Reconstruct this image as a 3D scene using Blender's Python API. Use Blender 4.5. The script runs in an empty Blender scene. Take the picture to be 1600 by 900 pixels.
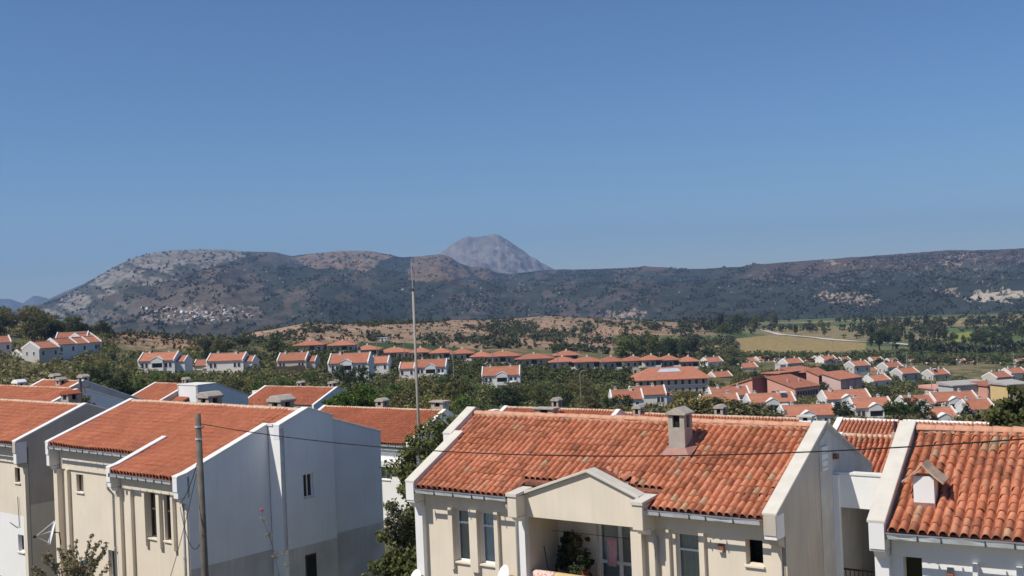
import bpy, bmesh, math, random
import numpy as np
from mathutils import Matrix, Vector, Euler

# ------------------------------------------------------------------ camera, sky, sun, exposure
FPX, VH, ROLL = 1750.0, 456.0, 0.042          # focal length and horizon row in pixels of the 1600x900 photograph
HAZE = 1.05e-4
SUN_AZ, SUN_EL = math.radians(-118), math.radians(52)   # azimuth measured from +Y towards +X
scn = bpy.context.scene
col = scn.collection
cam = bpy.data.cameras.new('camera')
cam.sensor_width = 36.0
cam.lens = FPX / 1600 * 36.0
cam.clip_start = 0.5
cam.clip_end = 40000
camo = bpy.data.objects.new('camera', cam)
col.objects.link(camo)
camo.matrix_world = Matrix.Rotation(math.pi / 2 + (VH - 450) / FPX, 4, 'X') @ Matrix.Rotation(-ROLL, 4, 'Z')
scn.camera = camo
W = bpy.data.worlds.new('World')
scn.world = W
W.use_nodes = True
nt = W.node_tree
sky = nt.nodes.new('ShaderNodeTexSky')
sky.sky_type = 'NISHITA'
sky.sun_disc = False
sky.sun_elevation = SUN_EL
sky.sun_rotation = SUN_AZ
sky.altitude = 2500
sky.air_density = 1.3
sky.dust_density = 0.25
sky.ozone_density = 10.0
bg = nt.nodes['Background']
bg.inputs['Strength'].default_value = 0.09
nt.links.new(sky.outputs[0], bg.inputs['Color'])
sl = bpy.data.lights.new('sun', 'SUN')
sl.energy = 5.0
sl.angle = math.radians(0.53)
sl.color = (1.0, 0.93, 0.82)
so = bpy.data.objects.new('sun', sl)
col.objects.link(so)
SV = Vector((math.sin(SUN_AZ) * math.cos(SUN_EL), math.cos(SUN_AZ) * math.cos(SUN_EL), math.sin(SUN_EL)))
so.rotation_euler = SV.to_track_quat('Z', 'Y').to_euler()
so.location = (-60, -30, 80)
scn.view_settings.view_transform = 'Standard'
scn.view_settings.look = 'None'
scn.view_settings.exposure = 0.0
scn.view_settings.gamma = 1.0
scn.view_settings.use_curve_mapping = False
scn.cycles.max_bounces = 6
scn.cycles.volume_bounces = 0
scn.cycles.transparent_max_bounces = 8

rnd = random.Random(7)
nr = np.random.default_rng(11)

# ------------------------------------------------------------------ pixel <-> direction
_c, _s = math.cos(ROLL), math.sin(ROLL)
def ray(u, v):
    a, b = u - 800.0, v - VH
    return np.array([(a * _c - b * _s) / FPX, 1.0, -(a * _s + b * _c) / FPX])
def proj(x, y, z):
    u = x / y * FPX; v = -z / y * FPX
    return 800 + u * _c + v * _s, VH - u * _s + v * _c

# ------------------------------------------------------------------ numpy noise
def vnoise(x, y, seed=0):
    xi = np.floor(x).astype(np.int64); yi = np.floor(y).astype(np.int64)
    fx = x - xi; fy = y - yi
    fx = fx * fx * (3 - 2 * fx); fy = fy * fy * (3 - 2 * fy)
    def h(a, b):
        n = (a * 374761393 + b * 668265263 + seed * 1442695041) & 0xffffffff
        n = ((n ^ (n >> 13)) * 1274126177) & 0xffffffff
        n = n ^ (n >> 16)
        return (n & 0xffff) / 65535.0
    return (h(xi, yi) * (1 - fx) + h(xi + 1, yi) * fx) * (1 - fy) + (h(xi, yi + 1) * (1 - fx) + h(xi + 1, yi + 1) * fx) * fy
def fbm(x, y, seed=0, o=4):
    r = 0; a = 0.5; t = 0
    for i in range(o):
        r = r + a * vnoise(x, y, seed + i * 17); t += a
        x = x * 2.03 + 11.3; y = y * 2.03 + 5.7; a *= 0.5
    return r / t
def smooth(e0, e1, x):
    t = np.clip((x - e0) / (e1 - e0), 0, 1)
    return t * t * (3 - 2 * t)
def inpoly(u, v, poly):
    r = np.zeros(np.shape(u), bool); n = len(poly)
    for i in range(n):
        x1, y1 = poly[i]; x2, y2 = poly[(i + 1) % n]
        if y1 == y2: continue
        c = ((y1 > v) != (y2 > v)) & (u < (x2 - x1) * (v - y1) / (y2 - y1) + x1)
        r ^= c
    return r

# ------------------------------------------------------------------ materials
def L(h):
    h = h.lstrip('#')
    c = [int(h[i:i + 2], 16) / 255 for i in (0, 2, 4)]
    return tuple(x / 12.92 if x < .04045 else ((x + .055) / 1.055) ** 2.4 for x in c)
M = {}
def newmat(name):
    m = bpy.data.materials.new(name); m.use_nodes = True
    M[name] = m
    t = m.node_tree
    return m, t, t.nodes['Principled BSDF']
def node(t, kind, **kw):
    n = t.nodes.new(kind)
    for k, v in kw.items(): setattr(n, k, v)
    return n
def ramp(t, stops):
    r = node(t, 'ShaderNodeValToRGB')
    e = r.color_ramp.elements
    while len(e) < len(stops): e.new(0.5)
    for i, (p, c) in enumerate(stops):
        e[i].position = p
        e[i].color = (*c, 1) if len(c) == 3 else c
    return r
def sc3(c, k): return tuple(min(1, x * k) for x in c)
def pmat(name, c, rough=.85, var=.12, scale=2.0, streak=0.0, bump=0.0, bscale=60, spec=.25, metal=0.0, stain=None):
    m, t, p = newmat(name)
    p.inputs['Roughness'].default_value = rough
    p.inputs['Specular IOR Level'].default_value = spec
    p.inputs['Metallic'].default_value = metal
    tc = node(t, 'ShaderNodeTexCoord')
    n = node(t, 'ShaderNodeTexNoise'); n.inputs['Scale'].default_value = scale; n.inputs['Detail'].default_value = 6
    t.links.new(tc.outputs['Object'], n.inputs['Vector'])
    r = ramp(t, [(.3, sc3(c, 1 - var)), (.7, sc3(c, 1 + var))])
    t.links.new(n.outputs['Fac'], r.inputs['Fac'])
    out = r.outputs['Color']
    if streak:
        mp = node(t, 'ShaderNodeMapping'); mp.inputs['Scale'].default_value = (5, 5, .35)
        t.links.new(tc.outputs['Object'], mp.inputs['Vector'])
        n2 = node(t, 'ShaderNodeTexNoise'); n2.inputs['Scale'].default_value = 1.3; n2.inputs['Detail'].default_value = 8
        n2.inputs['Roughness'].default_value = .65
        t.links.new(mp.outputs[0], n2.inputs['Vector'])
        r2 = ramp(t, [(.45, (0, 0, 0)), (.75, (1, 1, 1))])
        t.links.new(n2.outputs['Fac'], r2.inputs['Fac'])
        mu = node(t, 'ShaderNodeMath', operation='MULTIPLY'); mu.inputs[1].default_value = streak
        t.links.new(r2.outputs['Color'], mu.inputs[0])
        mx = node(t, 'ShaderNodeMix', data_type='RGBA')
        t.links.new(mu.outputs[0], mx.inputs['Factor'])
        t.links.new(out, mx.inputs['A'])
        mx.inputs['B'].default_value = (*(stain or sc3(c, .55)), 1)
        out = mx.outputs['Result']
    t.links.new(out, p.inputs['Base Color'])
    if bump:
        nb = node(t, 'ShaderNodeTexNoise'); nb.inputs['Scale'].default_value = bscale; nb.inputs['Detail'].default_value = 4
        t.links.new(tc.outputs['Object'], nb.inputs['Vector'])
        b = node(t, 'ShaderNodeBump'); b.inputs['Strength'].default_value = bump; b.inputs['Distance'].default_value = .02
        t.links.new(nb.outputs['Fac'], b.inputs['Height'])
        t.links.new(b.outputs[0], p.inputs['Normal'])
    return m
def tilemat(name, stops, rough=.8, mott=1.0):
    m, t, p = newmat(name)
    p.inputs['Roughness'].default_value = rough; p.inputs['Specular IOR Level'].default_value = .2
    g = node(t, 'ShaderNodeNewGeometry'); oi = node(t, 'ShaderNodeObjectInfo')
    a = node(t, 'ShaderNodeMath', operation='ADD'); f = node(t, 'ShaderNodeMath', operation='FRACT')
    t.links.new(g.outputs['Random Per Island'], a.inputs[0]); t.links.new(oi.outputs['Random'], a.inputs[1])
    t.links.new(a.outputs[0], f.inputs[0])
    r = ramp(t, stops); r.color_ramp.interpolation = 'LINEAR'
    t.links.new(f.outputs[0], r.inputs['Fac'])
    n = node(t, 'ShaderNodeTexNoise'); n.inputs['Scale'].default_value = 9; n.inputs['Detail'].default_value = 5
    t.links.new(g.outputs['Position'], n.inputs['Vector'])
    n2 = node(t, 'ShaderNodeTexNoise'); n2.inputs['Scale'].default_value = .55; n2.inputs['Detail'].default_value = 3
    t.links.new(g.outputs['Position'], n2.inputs['Vector'])
    ad = node(t, 'ShaderNodeMath', operation='ADD')
    t.links.new(n.outputs['Fac'], ad.inputs[0]); t.links.new(n2.outputs['Fac'], ad.inputs[1])
    mr = node(t, 'ShaderNodeMapRange'); mr.inputs['From Min'].default_value = .7; mr.inputs['From Max'].default_value = 1.3
    mr.inputs['To Min'].default_value = 1 - .24 * mott; mr.inputs['To Max'].default_value = 1 + .16 * mott
    t.links.new(ad.outputs[0], mr.inputs['Value'])
    mx = node(t, 'ShaderNodeMix', data_type='RGBA', blend_type='MULTIPLY'); mx.inputs['Factor'].default_value = 1
    t.links.new(r.outputs['Color'], mx.inputs['A']); t.links.new(mr.outputs[0], mx.inputs['B'])
    t.links.new(mx.outputs['Result'], p.inputs['Base Color'])
    return m
def leafmat(name, c, var=.35):
    m, t, p = newmat(name)
    t.nodes.remove(p)
    o = t.nodes['Material Output']
    g = node(t, 'ShaderNodeNewGeometry'); oi = node(t, 'ShaderNodeObjectInfo')
    r = ramp(t, [(0, sc3(c, 1 - var)), (.5, c), (1, (c[0] * (1 + var * 1.3), c[1] * (1 + var), c[2] * (1 + var * .6)))])
    t.links.new(g.outputs['Random Per Island'], r.inputs['Fac'])
    hv = node(t, 'ShaderNodeHueSaturation')
    mr = node(t, 'ShaderNodeMapRange'); mr.inputs['To Min'].default_value = .7; mr.inputs['To Max'].default_value = 1.3
    t.links.new(oi.outputs['Random'], mr.inputs['Value']); t.links.new(mr.outputs[0], hv.inputs['Value'])
    t.links.new(r.outputs['Color'], hv.inputs['Color'])
    d = node(t, 'ShaderNodeBsdfDiffuse'); tr = node(t, 'ShaderNodeBsdfTranslucent')
    t.links.new(hv.outputs[0], d.inputs['Color']); t.links.new(hv.outputs[0], tr.inputs['Color'])
    mx = node(t, 'ShaderNodeMixShader'); mx.inputs[0].default_value = .28
    t.links.new(d.outputs[0], mx.inputs[1]); t.links.new(tr.outputs[0], mx.inputs[2])
    t.links.new(mx.outputs[0], o.inputs['Surface'])
    return m
def landmat(name, nscale, bump=.0, amp=.35):
    """ground whose own colours are stored per vertex, broken up by noise"""
    m, t, p = newmat(name)
    p.inputs['Roughness'].default_value = .95; p.inputs['Specular IOR Level'].default_value = .1
    at = node(t, 'ShaderNodeVertexColor'); at.layer_name = 'col'
    g = node(t, 'ShaderNodeNewGeometry')
    n = node(t, 'ShaderNodeTexNoise'); n.inputs['Scale'].default_value = nscale; n.inputs['Detail'].default_value = 8
    n.inputs['Roughness'].default_value = .7
    t.links.new(g.outputs['Position'], n.inputs['Vector'])
    mr = node(t, 'ShaderNodeMapRange'); mr.inputs['From Min'].default_value = .3; mr.inputs['From Max'].default_value = .7
    mr.inputs['To Min'].default_value = 1 - amp; mr.inputs['To Max'].default_value = 1 + amp
    t.links.new(n.outputs['Fac'], mr.inputs['Value'])
    mx = node(t, 'ShaderNodeMix', data_type='RGBA', blend_type='MULTIPLY'); mx.inputs['Factor'].default_value = 1
    t.links.new(at.outputs['Color'], mx.inputs['A']); t.links.new(mr.outputs[0], mx.inputs['B'])
    t.links.new(mx.outputs['Result'], p.inputs['Base Color'])
    if bump:
        b = node(t, 'ShaderNodeBump'); b.inputs['Strength'].default_value = 1; b.inputs['Distance'].default_value = bump
        t.links.new(n.outputs['Fac'], b.inputs['Height']); t.links.new(b.outputs[0], p.inputs['Normal'])
    return m
T_ST = [(0, (.30, .120, .070)), (.16, (.42, .155, .085)), (.5, (.50, .185, .10)), (.78, (.55, .225, .13)), (.955, (.50, .22, .135)), (.975, (.44, .25, .15)), (1, (.40, .28, .18))]
tilemat('tile', T_ST)
tilemat('tile_b', [(0, (.40, .142, .082)), (.3, (.43, .15, .083)), (.7, (.46, .163, .09)), (1, (.49, .185, .102))], mott=.8)
tilemat('tile_pink', [(0, (.40, .17, .11)), (.3, (.46, .19, .12)), (.7, (.50, .20, .12)), (1, (.55, .24, .15))])
pmat('tile_bed', (.20, .08, .055), var=.3, scale=6)
pmat('ridge', (.50, .26, .17), var=.22, scale=5, bump=.3, bscale=25)
pmat('mortar', (.47, .36, .27), var=.25, scale=8, bump=.4, bscale=30)
pmat('cream', (.72, .645, .53), var=.05, scale=.8, streak=.16, stain=(.38, .32, .25), bump=.1)
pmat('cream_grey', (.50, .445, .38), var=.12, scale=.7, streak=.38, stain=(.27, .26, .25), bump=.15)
pmat('white', (.80, .80, .79), var=.03, scale=.9, streak=.10, stain=(.55, .53, .50), bump=.1)
pmat('white_shaded', (.745, .76, .785), var=.06, scale=.6, streak=.26, stain=(.56, .57, .58), bump=.08)  # cooler, darker copy of white: shade tint painted into gables turned from the sun
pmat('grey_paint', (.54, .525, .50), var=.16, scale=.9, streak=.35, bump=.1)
pmat('coping', (.60, .57, .51), var=.07, scale=3, streak=.0, bump=.35, bscale=90)
pmat('coping_white', (.72, .71, .69), var=.06, scale=3, streak=.15, bump=.1)
pmat('concrete', (.40, .365, .315), var=.15, scale=4, streak=.3, bump=.3)
pmat('gutter', (.66, .71, .76), rough=.45, var=.16, scale=3, metal=.2, spec=.5)
pmat('gutter_edge', (.30, .32, .36), rough=.5, var=.1, metal=.4)
pmat('bracket', (.05, .055, .06), rough=.6)
pmat('pipe', (.50, .49, .47), rough=.6, var=.06, streak=.2)
pmat('pvc', (.80, .80, .80), rough=.35, var=.02)
pmat('sill', (.72, .65, .55), rough=.6, var=.06, scale=8)
pmat('interior', (.10, .095, .085), var=.2)  # dark colour stands in for the gloom of unlit rooms
pmat('curtain', (.80, .84, .80), var=.05, scale=5)
pmat('curtain_beige', (.62, .57, .47), var=.06, scale=5)
pmat('lamp_brown', (.22, .10, .06), var=.2, scale=9)
pmat('flashing', (.33, .17, .14), var=.15, scale=5, rough=.55)
pmat('soot_shade', (.02, .02, .02))  # flue soot, also painted darkness for the unlit niches behind windows
pmat('iron', (.06, .035, .03), var=.3, scale=10, rough=.6)
pmat('wood_pole', (.14, .125, .11), var=.25, scale=4, streak=.4, stain=(.06, .055, .05))
pmat('mast', (.33, .30, .26), var=.08, scale=1.5, streak=.15)
pmat('cable', (.02, .02, .022))
pmat('dish', (.80, .81, .82), rough=.4, var=.02)
pmat('dish_grey', (.45, .45, .43), rough=.5)
pmat('bark', (.16, .12, .085), var=.3, scale=6, bump=.5, bscale=20)
pmat('terracotta_pot', (.30, .09, .05), var=.15)
pmat('far_white', (.73, .72, .70), var=.05, scale=.4, streak=.12)
pmat('far_cream', (.52, .48, .42), var=.06, scale=.4, streak=.15)
pmat('far_grey', (.40, .38, .36), var=.1, scale=.4, streak=.2)
pmat('far_grey2', (.50, .49, .47), var=.06, scale=.3, streak=.15)
pmat('pink_wall', (.60, .31, .24), var=.05, scale=.3, streak=.1)
pmat('pink_shaded', (.40, .15, .12), var=.08, scale=.3, streak=.1)  # dark copy of the pink: shade of the school's right-hand walls put into colour
pmat('pink_pale', (.60, .42, .38), var=.05, scale=.3, streak=.1)
pmat('yellow_wall', (.62, .46, .22), var=.05, scale=.4)
pmat('pale_roof', (.46, .48, .52), var=.1, scale=.3)
pmat('asphalt_grey', (.30, .29, .27), var=.1, scale=.1)
pmat('path_pale', (.50, .46, .39), var=.12, scale=.3)
pmat('road_pale', (.50, .47, .42), var=.1, scale=.05)
pmat('wood_dark', (.10, .075, .055), var=.2, scale=4)
pmat('blue_plastic', (.06, .22, .26), rough=.4)
pmat('cloth_pink', (.62, .34, .34), var=.10, scale=7)
pmat('cloth_tan', (.58, .42, .22), var=.08, scale=9)
pmat('cloth_white', (.72, .72, .76), var=.10, scale=20)
m, t, p = newmat('cloth_floral')
g = node(t, 'ShaderNodeTexCoord'); n = node(t, 'ShaderNodeTexVoronoi'); n.inputs['Scale'].default_value = 13
t.links.new(g.outputs['Object'], n.inputs['Vector'])
r = ramp(t, [(0, (.42, .16, .12)), (.28, (.50, .22, .17)), (.42, (.68, .52, .45)), (1, (.72, .57, .50))])
t.links.new(n.outputs['Distance'], r.inputs['Fac']); t.links.new(r.outputs[0], p.inputs['Base Color'])
p.inputs['Roughness'].default_value = .95
# window glass: see-through with a sky reflection
m, t, p = newmat('glass')
t.nodes.remove(p)
gl = node(t, 'ShaderNodeBsdfGlossy'); gl.inputs['Roughness'].default_value = .03
tr = node(t, 'ShaderNodeBsdfTransparent'); tr.inputs['Color'].default_value = (.93, .96, .95, 1)
fr = node(t, 'ShaderNodeFresnel'); fr.inputs['IOR'].default_value = 1.6
mx = node(t, 'ShaderNodeMixShader')
t.links.new(fr.outputs[0], mx.inputs[0]); t.links.new(tr.outputs[0], mx.inputs[1]); t.links.new(gl.outputs[0], mx.inputs[2])
t.links.new(mx.outputs[0], t.nodes['Material Output'].inputs['Surface'])
pmat('far_pane', (.035, .045, .055), rough=.15, var=.2, spec=.6)
for nm, c in dict(leaf_green=(.122, .136, .054), leaf_dark=(.060, .078, .038), leaf_olive=(.180, .170, .082), leaf_yellow=(.215, .195, .078),
                  leaf_grey=(.16, .17, .115), leaf_pine=(.045, .075, .026), leaf_bright=(.100, .150, .040), leaf_far=(.088, .100, .056), leaf_mount=(.072, .080, .066), leaf_brown=(.13, .09, .045),
                  leaf_dry=(.30, .27, .17)).items():
    leafmat(nm, c)
landmat('land', .25, amp=.35)
landmat('hill', .02, bump=6.0, amp=.38)
landmat('rock', .012, bump=22.0, amp=.3)

# ------------------------------------------------------------------ mesh helpers
def link(name, me, mat=None, parent=None, smooth_=False):
    o = bpy.data.objects.new(name, me)
    col.objects.link(o)
    if parent is not None: o.parent = parent
    if mat and not me.materials: me.materials.append(M[mat])
    if smooth_: me.polygons.foreach_set('use_smooth', [True] * len(me.polygons))
    return o
def tag(o, label=None, cat=None, group=None, kind=None):
    if label: o['label'] = label
    if cat: o['category'] = cat
    if group: o['group'] = group
    if kind: o['kind'] = kind
    return o
def empty(name, loc, rz=0.0):
    o = bpy.data.objects.new(name, None); col.objects.link(o)
    o.location = loc; o.rotation_euler = (0, 0, rz); o.empty_display_size = .5
    return o
def npmesh(name, V, F, smooth_=False):
    V = np.asarray(V, np.float32); F = np.asarray(F, np.int32); k = F.shape[1]
    me = bpy.data.meshes.new(name)
    me.vertices.add(len(V)); me.vertices.foreach_set('co', V.ravel())
    me.loops.add(F.size); me.loops.foreach_set('vertex_index', F.ravel())
    me.polygons.add(len(F)); me.polygons.foreach_set('loop_start', np.arange(len(F), dtype=np.int32) * k)
    if smooth_: me.polygons.foreach_set('use_smooth', np.ones(len(F), bool))
    me.update(calc_edges=True)
    return me
def vcol(me, C):
    a = me.color_attributes.new('col', 'FLOAT_COLOR', 'POINT')
    C4 = np.ones((len(C), 4), np.float32); C4[:, :3] = C
    a.data.foreach_set('color', C4.ravel())
class MB:
    def __init__(s, oz=0.0): s.v = []; s.f = []; s.oz = oz
    def add(s, vs, fs):
        b = len(s.v)
        s.v += [(x, y, z + s.oz) for x, y, z in vs]
        s.f += [tuple(i + b for i in f) for f in fs]
        return s
    def box(s, x0, x1, y0, y1, z0, z1):
        return s.add([(x0, y0, z0), (x1, y0, z0), (x1, y1, z0), (x0, y1, z0), (x0, y0, z1), (x1, y0, z1), (x1, y1, z1), (x0, y1, z1)],
                     [(0, 3, 2, 1), (4, 5, 6, 7), (0, 1, 5, 4), (1, 2, 6, 5), (2, 3, 7, 6), (3, 0, 4, 7)])
    def prism(s, poly, ax, a, b):
        n = len(poly)
        def P(p, t):
            return (t, p[0], p[1]) if ax == 'x' else ((p[0], t, p[1]) if ax == 'y' else (p[0], p[1], t))
        vs = [P(p, a) for p in poly] + [P(p, b) for p in poly]
        fs = [tuple(range(n)), tuple(range(2 * n - 1, n - 1, -1))] + [(i, i + n, (i + 1) % n + n, (i + 1) % n) for i in range(n)]
        return s.add(vs, fs)
    def band(s, pts, th, ax, a, b, up=True):
        """sloping strip of thickness th following a 2D polyline, extruded along ax from a to b"""
        poly = list(pts) + [(p[0], p[1] - th) for p in reversed(pts)]
        return s.prism(poly, ax, a, b)
    def tube(s, pts, r, n=8, cap=True):
        pts = [Vector(p) for p in pts]; rs = r if isinstance(r, (list, tuple)) else [r] * len(pts)
        vs = []; fs = []
        for i, p in enumerate(pts):
            d = (pts[min(i + 1, len(pts) - 1)] - pts[max(i - 1, 0)]).normalized()
            a = d.cross(Vector((0, 0, 1)) if abs(d.z) < .9 else Vector((1, 0, 0))).normalized(); b = d.cross(a)
            for k in range(n):
                t = 2 * math.pi * k / n
                q = p + (a * math.cos(t) + b * math.sin(t)) * rs[i]
                vs.append(tuple(q))
        for i in range(len(pts) - 1):
            for k in range(n):
                fs.append((i * n + k, i * n + (k + 1) % n, (i + 1) * n + (k + 1) % n, (i + 1) * n + k))
        if cap:
            fs.append(tuple(range(n))[::-1]); fs.append(tuple(range((len(pts) - 1) * n, len(pts) * n)))
        return s.add(vs, fs)
    def build(s, name, mat, parent=None, smooth_=False, bevel=0.0):
        me = bpy.data.meshes.new(name); me.from_pydata(s.v, [], s.f)
        bm = bmesh.new(); bm.from_mesh(me); bmesh.ops.recalc_face_normals(bm, faces=bm.faces)
        if bevel: bmesh.ops.bevel(bm, geom=list(bm.edges), offset=bevel, segments=1, affect='EDGES')
        bm.to_mesh(me); bm.free()
        return link(name, me, mat, parent, smooth_)
# ------------------------------------------------------------------ terrain height from measured points (u, v, depth)
CT = [(75, 573, 320), (120, 567, 335), (150, 552, 345), (253, 591, 327), (361, 587, 340), (463, 584, 350), (550, 599, 326), (670, 594, 370), (782, 607, 350),
      (505, 551, 430), (565, 557, 440), (620, 561, 440), (700, 564, 430), (760, 573, 420), (835, 579, 410), (885, 583, 410), (945, 584, 400),
      (1050, 614, 370), (1240, 627, 330), (985, 642, 270), (1210, 645, 285), (1330, 642, 290), (1495, 648, 290), (1268, 664, 250),
      (1118, 578, 480), (1175, 587, 470), (1240, 579, 490), (1300, 575, 510), (1345, 582, 500), (1378, 608, 420), (1470, 598, 440), (1440, 586, 470),
      (1540, 604, 430), (1590, 601, 430), (1520, 577, 520), (1100, 556, 600), (1200, 553, 640), (1340, 551, 640), (1210, 524, 900), (1440, 542, 720), (1350, 532, 810),
      (1300, 495, 1350), (1500, 491, 1300), (1600, 488, 1300), (1600, 530, 800), (1700, 488, 1300), (1700, 600, 430),
      (850, 493, 1000), (700, 500, 950), (950, 497, 1000), (1050, 503, 950), (1140, 511, 900), (850, 537, 620), (750, 547, 560), (950, 547, 600), (850, 514, 800), (980, 520, 780),
      (480, 501, 800), (400, 517, 780), (580, 508, 820), (480, 530, 600), (600, 537, 580),
      (225, 519, 520), (225, 545, 430), (60, 508, 460), (0, 506, 470), (310, 531, 520), (150, 527, 470), (-150, 520, 400)]
PT = [ray(u, v) * Y for u, v, Y in CT]
for u, Y, z in [(850, 1180, -42), (700, 1150, -42), (500, 1050, -45), (1000, 1180, -45), (225, 680, -28), (60, 640, -22), (0, 640, -22), (340, 700, -34),
                (800, 55, -15), (200, 55, -14.2), (1300, 55, -15), (600, 80, -16.2), (1100, 80, -17), (1500, 75, -16.5), (100, 85, -14.5), (450, 130, -18), (250, 120, -16.5),
                (800, 130, -20.5), (1000, 140, -23), (1400, 130, -24), (1700, 130, -24), (0, 180, -14.5), (300, 200, -18), (600, 220, -23), (900, 200, -25.5), (1200, 190, -28), (1500, 200, -29),
                (800, 40, -13), (250, 43, -12.9), (0, 50, -13), (1600, 26, -12), (1200, 30, -12.3), (700, 36, -12.5), (500, 38, -12.7), (1700, 40, -12.5)]:
    d = ray(u, 520); PT.append(np.array([d[0] * Y, Y, z]))
for x, y, z in [(0, 0, -8), (0, 12, -10), (-15, 10, -10), (15, 10, -10), (0, -30, -5), (-60, 0, -9), (60, 0, -9), (0, -150, 5), (-150, 60, -12), (150, 60, -16), (-30, 25, -11.5), (30, 20, -11.3)]:
    PT.append(np.array([x, y, z], float))
PT = np.array(PT)
def _q(x, y):
    r = np.hypot(x, y)
    return np.stack([np.arctan2(x, y) * 2.4 * np.clip(r / 60, 0, 1), np.log1p(r / 70)], -1)
_Q = _q(PT[:, 0], PT[:, 1])
_A = np.linalg.norm(_Q[:, None] - _Q[None], axis=-1) - 0.012 * np.eye(len(_Q)) * 1.0
_n = len(_Q)
_S = np.zeros((_n + 1, _n + 1)); _S[:_n, :_n] = -_A; _S[:_n, _n] = 1; _S[_n, :_n] = 1
_w = np.linalg.solve(_S, np.r_[PT[:, 2], 0])
def zt(x, y):
    x = np.asarray(x, float); y = np.asarray(y, float)
    q = _q(x, y); sh = q.shape[:-1]; q = q.reshape(-1, 2)
    out = np.empty(len(q))
    for i in range(0, len(q), 40000):
        out[i:i + 40000] = -np.linalg.norm(q[i:i + 40000, None] - _Q[None], axis=-1) @ _w[:_n] + _w[_n]
    out = out.reshape(sh)
    r = np.hypot(x, y)
    b = smooth(1250, 1700, r)
    out = out * (1 - b) - 56 * b
    k = smooth(90, 400, r) * (1 - b)
    out = out + k * (fbm(x / 45, y / 45, 3, 4) - .5) * 2.2
    return out
def ztf(x, y): return float(zt(np.array([x]), np.array([y]))[0])
def ground_at(u, Y):
    """point on the ground seen in column u at depth Y"""
    v = 560.0
    for _ in range(6):
        x = ray(u, v)[0] * Y
        z = ztf(x, Y)
        v = proj(x, Y, z)[1]
    return np.array([x, Y, z])
def hit(u, v, y0=90, y1=3000):
    Y = np.geomspace(y0, y1, 700); d = ray(u, v)
    z = zt(d[0] * Y, Y); b = np.nonzero(d[2] * Y < z)[0]
    y = Y[b[0]] if len(b) else y1
    return np.array([d[0] * y, y, ztf(d[0] * y, y)])

az = np.unique(np.concatenate([np.radians(np.arange(-30, 30.01, .065)), np.radians(np.arange(-180, -30, 2.5)), np.radians(np.arange(30, 180.01, 2.5))]))
rr = np.concatenate([np.geomspace(2, 60, 40), np.geomspace(60, 1800, 330)[1:], np.geomspace(1800, 9300, 14)[1:]])
A_, R_ = np.meshgrid(az, rr)
X_ = np.sin(A_) * R_; Y_ = np.cos(A_) * R_
Z_ = zt(X_, Y_)
nA, nR = len(az), len(rr)
V = np.stack([X_, Y_, Z_], -1).reshape(-1, 3)
i0 = (np.arange(nR - 1)[:, None] * nA + np.arange(nA - 1)[None]).ravel()
F = np.stack([i0, i0 + 1, i0 + nA + 1, i0 + nA], -1)
V = np.vstack([V, [[0, 0, ztf(0, 0.01)]]])
me = npmesh('terrain', V, F[:, ::-1][:, ::-1], True)
# surface colours (what grows or lies there)
x, y, z = V.T
yy = np.where(y > 5, y, 5)
pu, pv = proj(x, yy, z)
pu = np.where(y > 5, pu, -9999)
n1 = fbm(x / 14, y / 14, 1, 5)[:, None]; n2 = fbm(x / 60, y / 60, 5, 5)[:, None]; n3 = fbm(x / 6, y / 6, 9, 4)[:, None]
C = np.where(n1 > .52, (.20, .155, .085), (.115, .115, .050)) * (.75 + .5 * n3)
def put(mask, c, amt=1.0):
    global C
    k = (np.asarray(mask, float) * amt).reshape(-1, 1)
    C = C * (1 - k) + np.asarray(c) * k
brown = smooth(540, 600, y) * (1 - smooth(1180, 1300, y)) * smooth(330, 420, pu + 40 * n2[:, 0]) * (1 - smooth(1120, 1170, pu))
bc = np.where(n3 > .56, (.19, .15, .095), np.where(n2 > .5, (.345, .225, .150), (.30, .205, .14))) * (.8 + .4 * n1)
C = C * (1 - brown[:, None]) + bc * brown[:, None]
lb = smooth(395, 440, y) * (1 - smooth(680, 760, y)) * (pu < 330)
bc2 = np.where(n3 > .53, (.13, .115, .055), (.33, .215, .120)) * (.8 + .4 * n1)
C = C * (1 - lb[:, None]) + bc2 * lb[:, None]
plain = (smooth(560, 640, y) * smooth(1080, 1150, pu + 60 * (n2[:, 0] - .5)))
stripe = vnoise(x / 260 + y / 900, y / 55, 31)[:, None]
pc = np.where(stripe > .66, (.23, .185, .095), np.where(stripe > .45, (.10, .135, .050), np.where(stripe > .25, (.065, .095, .040), (.15, .15, .07)))) * (.85 + .3 * n3)
C = C * (1 - plain[:, None]) + pc * plain[:, None]
put(inpoly(pu, pv, [(1085, 548), (1128, 531), (1205, 523.5), (1352, 536), (1352, 546), (1300, 550), (1230, 554), (1130, 562), (1090, 557)]), (.285, .215, .095))
put(inpoly(pu, pv, [(960, 523), (1125, 524), (1130, 531), (960, 530)]), (.13, .15, .06))
put(inpoly(pu, pv, [(1478, 523), (1518, 518), (1522, 530), (1480, 537)]), (.22, .235, .05))
put(inpoly(pu, pv, [(1420, 503), (1600, 499), (1600, 502), (1420, 507)]), (.30, .23, .13))
put(inpoly(pu, pv, [(560, 535), (650, 536), (750, 548), (750, 552), (640, 550), (560, 548)]), (.045, .075, .025))
put(inpoly(pu, pv, [(320, 588), (420, 583), (500, 581), (505, 588), (430, 596), (325, 597)]), (.33, .24, .13))
put(inpoly(pu, pv, [(0, 585), (95, 580), (95, 602), (0, 606)]), (.36, .30, .21))
put(inpoly(pu, pv, [(120, 570), (170, 570), (165, 590), (125, 590)]), (.36, .25, .12))
hk = smooth(150, 185, pu) * (1 - smooth(300, 340, pu)) * smooth(400, 440, y) * (1 - smooth(600, 680, y))
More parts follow.
